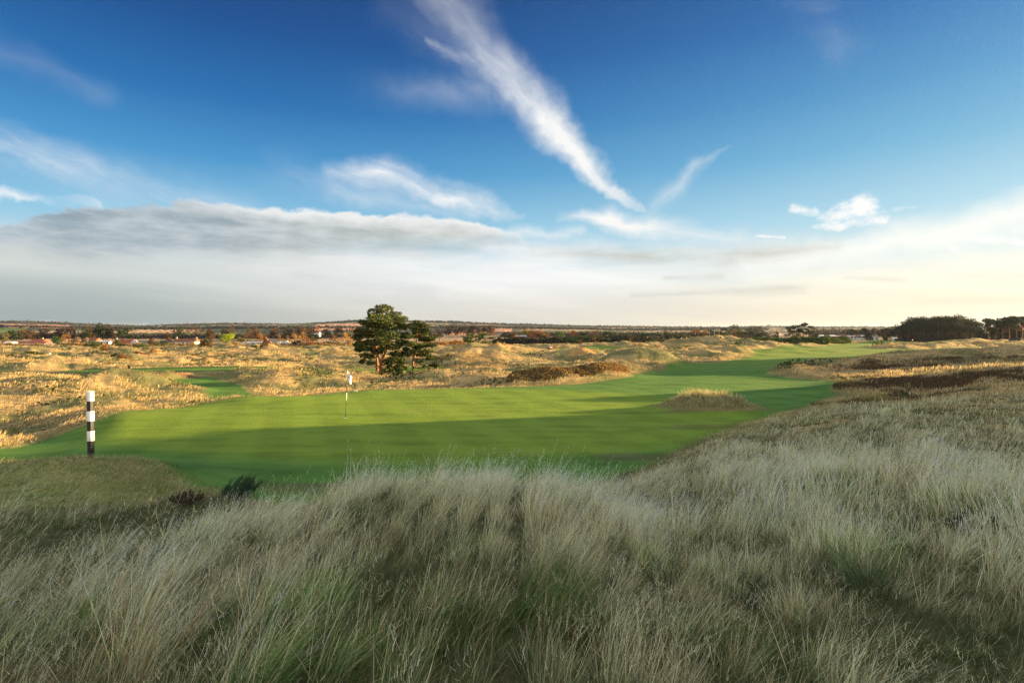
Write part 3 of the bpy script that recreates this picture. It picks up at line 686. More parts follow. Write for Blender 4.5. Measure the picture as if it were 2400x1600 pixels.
spiky_bush(2295, 6.0, 40, .36, .30, (.035, .018, .018), 'dark purple brown heather bush in the shaded grass at far right', 'heather_bush', needle=.03, per=110, wid=.007, v0=.16)
spiky_bush(1560, 4.4, 5, .45, .18, (.05, .12, .07), 'thin gorse sprig poking out of flattened grass', 'gorse_sprig', lazm=-.6, needle=.022, per=150, wid=.004, v0=.12)
spiky_bush(1740, 4.3, 6, .42, .18, (.045, .11, .065), 'drooping gorse sprig in grass left of the pale-stalked tuft', 'gorse_sprig', lazm=1.3, needle=.022, per=150, wid=.004, v0=.10)
spiky_bush(2125, 34.5, 18, .7, .6, (.045, .10, .035), 'small green gorse bush on the heather ridge beside yellow marram', lazm=None, needle=.09, per=80, wid=.03)
spiky_bush(1600, 90, 14, .8, .8, (.03, .06, .03), 'small dark juniper bush on the crest of the pale dune', 'juniper_bush', needle=.14, per=60, wid=.07)

# ------------------------------------------------------------------ marker post
def chipped(name, c, chip, lo):
    m, nt, b = new_mat(name); oc = objco(nt); f = noise(nt, oc, 22, 6, .7); g = noise(nt, oc, 3., 3, .6)
    col = mixc(nt, (f + g * .25).smooth(lo, lo + .03), c, chip); col = mulc(nt, col, mixc(nt, g.smooth(.3, .7), (.80, .78, .74), (1, 1, 1)))
    nt.links.new(col.s, b.inputs['Base Color']); b.inputs['Roughness'].default_value = .55; return m
def marker_post():
    M['white'] = chipped('chipped_white_paint', (.84, .83, .80), (.30, .26, .21), .80); M['black'] = chipped('chipped_black_paint', (.02, .02, .022), (.22, .19, .16), .80)
    x, y = P(209.5, 15.3); z = h1(x, y) + .02
    root = empty('marker_post', (x, y, z), .25); tag(root, 'black and white banded timber post standing on the grassy mound', 'marker post')
    w = .082; Ht = 1.80
    def octo(z0, z1, r, mat, name):
        mb = MB(); mb.cyl((0, 0, z0), (0, 0, z1), r, r, 8); bmesh.ops.rotate(mb.bm, verts=mb.bm.verts, matrix=Matrix.Rotation(math.pi / 8, 3, 'Z'))
        bmesh.ops.bevel(mb.bm, geom=list(mb.bm.edges), offset=.004, segments=1, affect='EDGES'); return mb.build(name, mat, root)
    octo(.13, Ht - .03, w, M['black'], 'post_shaft'); octo(-.25, .13, w * .80, M['wood_raw'], 'post_foot')
    b = .268
    for k in range(3):
        top = Ht - 2 * k * b; octo(top - b, top, w + .006, M['white'], 'white_band')
    octo(Ht - 2 * b + .02 - .02, Ht - b, w + .001, M['black'], 'black_band'); octo(Ht - 4 * b, Ht - 3 * b, w + .001, M['black'], 'black_band')
    mb = MB(); mb.cyl((.03, -w - .004, .30), (.03, -w + .004, .30), .008, .008, 8); mb.build('bolt', M['greymetal'], root)
marker_post()
# ------------------------------------------------------------------ flagstick
def flagstick():
    x, y = P(809, 27.4); z = h1(x, y)
    root = empty('flagstick', (x, y, z)); root.scale = (1.08, 1.08, 1.08); tag(root, 'golf flagstick with a limp white flag standing in the hole', 'flagstick')
    lean = .045
    def seg(z0, z1, mat, nm, r=.016): 
        mb = MB(); mb.cyl((lean * z0, 0, z0), (lean * z1, 0, z1), r, r * .95, 10); return mb.build(nm, mat, root, True)
    seg(-.1, .78, M['black'], 'lower_pole', .015); seg(.78, 1.14, M['white'], 'pole_section', .019); seg(1.14, 1.46, M['navy'], 'pole_section', .016); seg(1.46, 2.12, M['white'], 'pole_section', .021)
    seg(1.15, 1.19, M['black'], 'collar', .045)
    # drooping cloth
    bm = bmesh.new(); nx, nz = 9, 12; g = []
    for i in range(nx):
        s = i / (nx - 1); row = []
        for j in range(nz):
            t = j / (nz - 1); top = 2.12 - .26 * s ** .8; bot = 1.66 - .14 * s
            if s < .5: bot = 1.74 - .1 * s
            zz = top + (min(bot, top - .04) - top) * t
            if s > .5: zz = top + ((1.50 + .05 * (1 - s)) - top) * t
            xx = lean * 2.0 + .018 + .17 * s * (1 - .12 * t) ; yy = .035 * math.sin(s * 7 + t * 1.5) * (.3 + s)
            row.append(bm.verts.new((xx, yy, zz)))
        g.append(row)
    for i in range(nx - 1):
        for j in range(nz - 1): bm.faces.new((g[i][j], g[i + 1][j], g[i + 1][j + 1], g[i][j + 1]))
    me = bpy.data.meshes.new('flag'); bm.to_mesh(me); bm.free(); me.materials.append(M['flag'])
    for p in me.polygons: p.use_smooth = True
    f = bpy.data.objects.new('flag', me); COL.objects.link(f); f.parent = root
    so = f.modifiers.new('s', 'SOLIDIFY'); so.thickness = .004
    mb = MB(); mb.prism([(.155, 1.86), (.175, 1.875), (.185, 1.83), (.178, 1.79), (.158, 1.80)], -.062, -.05); mb.build('emblem', M['redcloth'], f)
    mb = MB(); mb.cyl((-.02, 0, -.02), (-.02, 0, .004), .062, .062, 20); c = mb.build('hole_cup', M['cup'], root)
flagstick()
def small_marker(u, d, w, hh, mat, label, cat, dep=.08, name='tee_marker', zoff=0, group=None):
    x, y = P(u, d); root = empty(name, (x, y, h1(x, y) + zoff)); tag(root, label, cat, group)
    MB().box((0, 0, hh / 2), (w, dep, hh), bev=min(w, hh, dep) * .2).build('block', mat, root)
    MB().cyl((0, 0, -.1), (0, 0, .02), .02, .02, 8).build('spike', M['greymetal'], root)
    return root
small_marker(833, 40.4, .24, .075, M['white'], 'low white board lying at the back edge of the green', 'edge marker', name='edge_marker')
small_marker(259, 67.2, .13, .12, M['white'], 'white tee block nearest the rough on the long tee', 'tee marker', .12, group='tee blocks')
small_marker(274, 70.0, .13, .12, M['white'], 'white tee block set further back on the long tee', 'tee marker', .12, group='tee blocks')
small_marker(243, 73, .14, .12, M['orange'], 'dull red tee block at the back edge of the long tee', 'tee marker', .12, group='tee blocks')
def ball_washer():
    x, y = P(300, 66.8); root = empty('ball_washer', (x, y, h1(x, y))); tag(root, 'orange and green ball washer on a stand at the front of the tee', 'ball washer')
    MB().cyl((0, 0, -.1), (0, 0, .85), .03, .03, 10).build('stand', M['green_paint'], root); MB().box((.07, 0, .62), (.20, .18, .34), bev=.03).build('washer_body', M['green_paint'], root)
    MB().box((-.10, -.02, .30), (.20, .2, .42), bev=.04).build('bin', M['orange'], root); MB().ball((0, 0, .9), .05).build('handle', M['black'], root)
ball_washer()
x_, y_ = P(115, 0)
d_ = 150; small_marker(115, d_, .55, .75, M['white'], 'small white box beside the dark green bush on the far dunes', 'white box', .45, name='box')
small_marker(2282, 150, .35, .3, M['white'], 'white tee block on the far fairway before the plantation', 'tee marker', .2)

# ------------------------------------------------------------------ mower / tractor
def mower():
    d = 192; x, y = P(1291, d); z = h1(x, y); root = empty('mower_tractor', (x, y, z), math.pi + .5); tag(root, 'small red and white cab tractor mowing the far fairway', 'tractor')
    MB().box((0, 0, .78), (.75, 1.0, .5), bev=.05).build('body', M['red'], root)
    MB().box((0, .85, .72), (.62, .85, .42), bev=.08).build('bonnet', M['red'], root)
    cab = MB(); 
    for sx in (-.38, .38):
        for sy in (-.42, .38): cab.box((sx, sy, 1.35), (.06, .06, .8))
    cab.box((0, -.02, 1.2), (.7, .74, .5)); cab = cab.build('cab', M['white'], root)
    MB().box((0, -.02, 1.8), (.95, 1.05, .1), bev=.03).build('roof', M['red'], cab)
    MB().box((0, .385, 1.5), (.62, .02, .42)).build('windscreen', M['glass'], cab)
    for sx in (-.55, .55):
        t = MB().cyl((sx - .12, -.35, .42), (sx + .12, -.35, .42), .42, .42, 18).build('wheel', M['rubber'], root)
        MB().cyl((sx - .125, -.35, .42), (sx + .125, -.35, .42), .2, .2, 12).build('rim', M['white'], t)
        MB().cyl((sx - .1, 1.0, .28), (sx + .1, 1.0, .28), .28, .28, 16).build('wheel', M['rubber'], root)
    dk = MB().box((0, -1.35, .3), (1.5, .9, .22), bev=.04); dk.box((0, -.85, .4), (.2, .7, .1)); dk.build('mowing_deck', M['black'], root)
mower()
# ------------------------------------------------------------------ golfer far away
def golfer():
    d = 232; x, y = P(2139, d); root = empty('person', (x, y, h1(x, y)), .6); tag(root, 'golfer in pale top and dark trousers walking before the plantation', 'person')
    def skin(name, verts, edges, rad, mat, par):
        me = bpy.data.meshes.new(name); me.from_pydata(verts, edges, []); o = bpy.data.objects.new(name, me); COL.objects.link(o); o.parent = par
        m = o.modifiers.new('skin', 'SKIN'); me.materials.append(mat)
        for i, r in enumerate(rad): me.skin_vertices[0].data[i].radius = (r, r)
        me.skin_vertices[0].data[0].use_root = True
        s = o.modifiers.new('sub', 'SUBSURF'); s.levels = 1; s.render_levels = 1; return o
    V = [(0,0,.95),(0,0,1.2),(0,.02,1.42),(0,.02,1.52),(0,.03,1.64),(0,.03,1.74),(.09,.02,.9),(.12,.14,.5),(.13,.1,.07),(.13,.22,.03),(-.09,-.02,.9),(-.11,-.05,.5),(-.12,-.25,.09),(-.12,-.14,.03),
         (.2,.02,1.4),(.27,-.08,1.15),(.26,.02,.92),(-.2,.02,1.4),(-.27,.12,1.16),(-.25,.3,.98)]
    E_ = [(0,1),(1,2),(2,3),(3,4),(4,5),(0,6),(6,7),(7,8),(8,9),(0,10),(10,11),(11,12),(12,13),(2,14),(14,15),(15,16),(2,17),(17,18),(18,19)]
    R_ = [.14,.13,.15,.055,.095,.07,.085,.06,.045,.035,.085,.06,.045,.035,.055,.042,.03,.055,.042,.03]
    skin('person_body', V, E_, R_, M['skin'], root)
    skin('trousers', [V[0], V[6], V[7], V[8], V[10], V[11], V[12]], [(0,1),(1,2),(2,3),(0,4),(4,5),(5,6)], [.16,.10,.08,.065,.10,.08,.065], M['navy'], root)
    skin('shirt', [V[1], (0,.01,1.02), V[2], V[14], V[15], V[17], V[18]], [(0,1),(0,2),(2,3),(3,4),(2,5),(5,6)], [.16,.16,.17,.075,.06,.075,.06], M['white'], root)
golfer()

# ------------------------------------------------------------------ trees
def leaf_quads(centers, size, n, seed=0, flat=.0):
    rg = np.random.default_rng(seed)
    a = rg.normal(0, 1, (n, 3)); a /= np.linalg.norm(a, axis=1)[:, None]; b = rg.normal(0, 1, (n, 3)); b -= (a * b).sum(1)[:, None] * a; b /= np.linalg.norm(b, axis=1)[:, None]
    s = (size * rg.uniform(.6, 1.4, n))[:, None]
    V = np.stack([centers - a * s * .5, centers + b * s * .38, centers + a * s * .6, centers - b * s * .38], 1)
    return V.reshape(-1, 3), np.arange(n * 4).reshape(-1, 4)
def blob_points(cl, n, seed, shell=.55):
    """points spread through a set of ellipsoid clumps (cx,cy,cz,rx,ry,rz)"""
    rg = np.random.default_rng(seed); cl = np.array(cl, float)
    w = (cl[:, 3] * cl[:, 4] * cl[:, 5]) ** .67; idx = rg.choice(len(cl), n, p=w / w.sum())
    d = rg.normal(0, 1, (n, 3)); d /= np.linalg.norm(d, axis=1)[:, None]; q = rg.random(n) ** (1 / 3.) * (1 - shell) + shell * rg.uniform(.75, 1.05, n)
    wob = 1 + .25 * np.sin(d[:, 0] * 5 + idx) * np.cos(d[:, 2] * 6 + idx * 2.1)
    p = cl[idx, :3] + d * (q * wob)[:, None] * cl[idx, 3:6]
    return p, idx
def pine(u, d, base, clusters, nleaf, trunk_pts, limbs, label, seed, vscale=.00733, ntone=(.068, .092, .028), leaf=.18):
    x, y = P(u, d); z = h1(x, y); root = empty('pine_tree', (x, y, z)); tag(root, label, 'pine tree', 'lone pines on the dunes')
    rg = np.random.default_rng(seed); cl = []
    for (zx, zy, rx, rz) in clusters:
        cx = (zx - base[0]) * vscale; cz = (base[1] - zy) * vscale; dep = max(.5, 2.4 - abs(cx) * .55)
        for rep in range(2):
            cl.append((cx + rg.normal(0, .12), rg.uniform(-dep, dep), cz + rg.normal(0, .1), rx * vscale * .95, rx * vscale * .82, rz * vscale * .86))
    # secondary tufts roughen the outline
    for c in list(cl):
        for _ in range(5):
            a = rg.normal(0, 1, 3); a /= np.linalg.norm(a); a[2] = abs(a[2]) * .8
            cl.append((c[0] + a[0] * c[3], c[1] + a[1] * c[4], c[2] + a[2] * c[5], .20, .20, .16))
    p, idx = blob_points(cl, nleaf, seed); V, Fc = leaf_quads(p, np.full(nleaf, leaf), nleaf, seed)
    tone = rg.uniform(.55, 1.35, len(cl))[idx] * rg.uniform(.7, 1.3, nleaf)
    col = np.array(ntone) * tone[:, None]; yel = (rg.random(nleaf) < .25)[:, None]; col = np.where(yel, col * A3(1.9, 1.5, .9), col)
    np_mesh('crown', V, Fc, np.repeat(col, 4, 0), 4, False, M['needle'], root)
    S = lambda q: ((q[0] - base[0]) * vscale, q[3] if len(q) > 3 else 0, (base[1] - q[1]) * vscale)
    mb = MB()
    for t in trunk_pts: mb.tube([S(q) for q in t], [q[2] * vscale for q in t], 8)
    mb.build('trunk', M['pine_bark'], root, True)
    mb = MB()
    for c in cl[:2 * len(clusters)]:
        best = min((Vector(S(q)) for t in trunk_pts for q in t), key=lambda v: (v - Vector((c[0], c[1], c[2] - .5))).length)
        e = Vector(c[:3]); mid = best.lerp(e, .5) + Vector((0, 0, -.12)); mb.tube([best, mid, e], [.05, .035, .012], 5)
    for l in limbs: mb.tube([S(q) for q in l], [q[2] * vscale for q in l], 6)
    mb.build('branches', M['pine_bark'], root, True)
    return root
C1 = [(920,260,150,90),(760,340,90,90),(1090,380,120,110),(1220,430,80,80),(640,370,70,60),(900,430,230,90),(560,500,90,50),(730,520,180,60),(1000,560,200,90),(1200,580,110,70),(480,640,100,70),(440,760,90,70),(620,700,140,70),(860,650,120,60),(1080,720,180,80),(1260,720,90,70),(500,860,110,60),(700,830,160,60),(950,820,120,50),(1200,850,130,70),(450,960,80,50),(620,950,110,50),(560,1080,90,50),(500,1180,55,35),(650,1110,70,40),(1120,1040,140,60),(1100,1150,150,70),(1160,1280,120,70),(1010,1340,90,50),(850,940,60,40),(1290,1010,60,50),(780,1010,110,50),(900,1180,60,50),(1240,1160,90,60),(1060,920,120,60),(960,1290,60,60),(700,1200,60,30),(420,880,80,60),(1120,1360,80,35)]
T1 = [[(840,1425,34),(838,1300,27),(845,1180,24),(870,1110,22),(905,1040,17,.1),(940,960,15,.2),(935,880,12,.3),(900,700,9,.2),(910,400,6,0)],
      [(845,1200,20),(800,1090,14,-.2),(770,1030,13,-.3),(745,930,11,-.3),(800,700,9,-.3),(770,420,5,-.2)],
      [(868,1110,12),(855,1050,9,.3),(880,930,8,.5),(1000,700,6,.6),(1090,500,4,.5)]]
L1 = [[(830,1270,12),(760,1230,10,-.2),(690,1180,9,-.3),(640,1120,7,-.3),(560,1090,4,-.3)],[(935,920,8),(990,900,6,.1),(1040,1000,5,.2),(1120,1060,3,.3)],[(850,1240,8),(950,1210,6,-.3),(1080,1180,4,-.4)],[(800,700,7),(760,650,5,-.6),(820,640,4,-.6)]]
pine(892.5, 73, (840, 1420), C1, 25000, T1, L1, 'tallest lone pine, spreading crown over a forked orange trunk', 5)
C3 = [(1430,400,60,55),(1500,420,40,50),(1410,470,80,60),(1490,540,100,70),(1610,470,80,60),(1660,560,80,50),(1560,620,120,50),(1400,640,80,50),(1740,660,75,40),(1600,700,140,40),(1420,780,110,50),(1560,800,140,40),(1740,800,80,35),(1450,880,110,40),(1650,900,110,40),(1360,960,50,40),(1560,960,130,30),(1720,1040,90,25),(1560,1060,100,22),(1760,1150,80,30),(1830,1215,70,30),(1700,1240,80,30),(1620,1180,50,20)]
T3 = [[(1395,1365,22),(1398,1200,18),(1410,1040,16),(1430,950,14),(1450,800,11,.1),(1470,620,8),(1490,480,5)]]
L3 = [[(1410,1070,8),(1520,1060,6),(1640,1090,5),(1740,1150,3)],[(1415,1040,7),(1540,1030,5,.3),(1700,1040,3,.4)],[(1405,1130,7),(1520,1110,5,-.3),(1650,1170,4,-.4),(1720,1230,3,-.4)],[(1430,950,8),(1500,940,6),(1600,930,4)]]
pine(966.8, 74, (1395, 1365), C3, 14500, T3, L3, 'slimmer lone pine on the right with drooping lower boughs', 8)
C2 = [(760,520,150,110),(640,640,120,90),(840,700,140,90),(720,820,150,80),(860,880,90,60),(700,450,90,70)]
T2 = [[(775,1320,26),(775,1180,22),(768,1040,18),(760,860,14),(770,600,8)]]
pine(883.8, 79, (775, 1320), C2, 6000, T2, [], 'shorter pine half hidden behind the forked pine', 9, vscale=.0078)

def proto_tree(kind, seed, nleaf=520):
    rg = np.random.default_rng(seed); cl = []
    if kind == 'round':
        for i in range(11):
            a = rg.uniform(0, 6.28); q = rg.random() ** .5 * .34; zz = rg.uniform(.38, .86); q *= 1 - abs(zz - .58) * 1.1
            cl.append((math.cos(a) * q, math.sin(a) * q, zz, rg.uniform(.10, .2), rg.uniform(.10, .2), rg.uniform(.09, .15)))
        size = .055; lo = .25
    elif kind == 'pine':
        for i in range(12):
            a = rg.uniform(0, 6.28); zz = rg.uniform(.48, .94); q = rg.random() ** .5 * (.34 if zz < .85 else .16); cl.append((math.cos(a) * q, math.sin(a) * q, zz, rg.uniform(.12, .2), rg.uniform(.12, .2), rg.uniform(.045, .08)))
        size = .05; lo = .5
    elif kind == 'cone':
        for i in range(10):
            zz = .12 + .085 * i; q = .26 * (1 - zz) + .03; cl.append((rg.normal(0, .03), rg.normal(0, .03), zz, q + .05, q + .05, .08))
        size = .05; lo = .1
    elif kind == 'bush':
        for i in range(13):
            a = rg.uniform(0, 6.28); q = rg.random() ** .5 * .42; cl.append((math.cos(a) * q, math.sin(a) * q, rg.uniform(.15, .75) * (1 - q * .9), rg.uniform(.10, .2), rg.uniform(.10, .2), rg.uniform(.12, .2)))
        size = .075; lo = .0
    elif kind == 'bare':
        for i in range(12):
            a = rg.uniform(0, 6.28); q = rg.random() ** .5 * .38; zz = rg.uniform(.35, .9); cl.append((math.cos(a) * q, math.sin(a) * q, zz, rg.uniform(.07, .13), rg.uniform(.07, .13), rg.uniform(.07, .12)))
        size = .04; lo = .2
    if kind == 'tallpine':
        for i in range(10):
            a = rg.uniform(0, 6.28); zz = rg.uniform(.45, .93); q = rg.random() ** .5 * .17; cl.append((math.cos(a) * q, math.sin(a) * q, zz, rg.uniform(.10, .16), rg.uniform(.10, .16), rg.uniform(.07, .11)))
        size = .036; lo = .55
    p, idx = blob_points(cl, nleaf, seed)
    lo_ = np.percentile(p[:, 2], 1); hi_ = np.percentile(p[:, 2], 98.5); p[:, 2] = lo_ + (p[:, 2] - lo_) * (1 - lo_) / (hi_ - lo_)
    rr_ = {'cone': .32, 'tallpine': .29}.get(kind, .47) / np.percentile(np.abs(p[:, :2]), 97); p[:, :2] *= rr_
    cl = [(c[0] * rr_, c[1] * rr_, lo_ + (c[2] - lo_) * (1 - lo_) / (hi_ - lo_), *c[3:]) for c in cl]
    V, Fc = leaf_quads(p, np.full(nleaf, size * 1.15), nleaf, seed)
    tone = rg.uniform(.6, 1.35, len(cl))[idx] * rg.uniform(.7, 1.3, nleaf)
    root = empty('tree', (0, 0, -500)); KIDS[root.name] = []
    cr = np_mesh('crown', V, Fc, np.repeat(np.tile(tone[:, None], (1, 3)), 4, 0), 4, False, M['leaf'], root)
    mb = MB(); zt = max(c[2] for c in cl) * .92; tk = .45 if kind == 'tallpine' else 1; mb.tube([(0, 0, -.06), (.01, 0, zt * .4), (-.01, .01, zt)], [.026 * tk, .018 * tk, .006 * tk], 6)
    for c in cl[:7]: mb.tube([(0, 0, max(.1, c[2] * .55)), (c[0] * .5, c[1] * .5, c[2] * .8), (c[0], c[1], c[2])], [.012, .008, .003], 4)
    tr = mb.build('trunk', M['pine_bark'] if kind == 'pine' else M['bark'], root, True)
    KIDS[root.name] = [cr, tr]; return root
PROTO = {}
for kd, ns, nl in (('round', 5, 1100), ('pine', 4, 1300), ('cone', 2, 700), ('bush', 4, 900), ('bare', 4, 950), ('tallpine', 4, 1000)):
    PROTO[kd] = [proto_tree(kd, 100 + i * 7 + len(kd), nl) for i in range(ns)]
CC = dict(dk=(.035, .05, .022), brown=(.10, .06, .03), olive=(.11, .10, .035), orange=(.24, .12, .035), lime=(.24, .30, .02), green=(.06, .095, .025), pale=(.30, .22, .13), red=(.20, .07, .03), dkb=(.055, .042, .028), black=(.022, .03, .016), gold=(.34, .20, .06))
CW = dict(dk='dark green', brown='russet brown', olive='olive', orange='orange autumn', lime='bright yellow-green', green='mid green', pale='pale straw', red='red-brown', dkb='dark brown', black='near-black', gold='golden')
TREES = []
def tree(kind, u, d, vtop, wpx, cname, label=None, cat='tree', group=None, name=None, zoff=0.):
    x, y = P(u, d); z = h1(x, y) + zoff; top = K(vtop, d); hh = max(top - z, 1.0); w = wpx / F * d
    kd = kind; root = copy_tree(random.choice(PROTO[kd]))
    root.name = name or {'round': 'broadleaf_tree', 'pine': 'pine_tree', 'tallpine': 'pine_tree', 'cone': 'conifer', 'bush': 'bush', 'bare': 'autumn_tree'}[kind]
    root.location = (x, y, z - .2); ext = {'round': .92, 'pine': .92, 'cone': .6, 'bush': 1.05, 'bare': .92, 'tallpine': .56}[kind]
    root.scale = (w / ext, w / ext, hh * 1.02); root.rotation_euler = (0, 0, random.uniform(0, 6.28))
    c = np.array(CC[cname]) * random.uniform(.85, 1.15)
    TREES.append((root, c)); tag(root, label, cat, group); return root
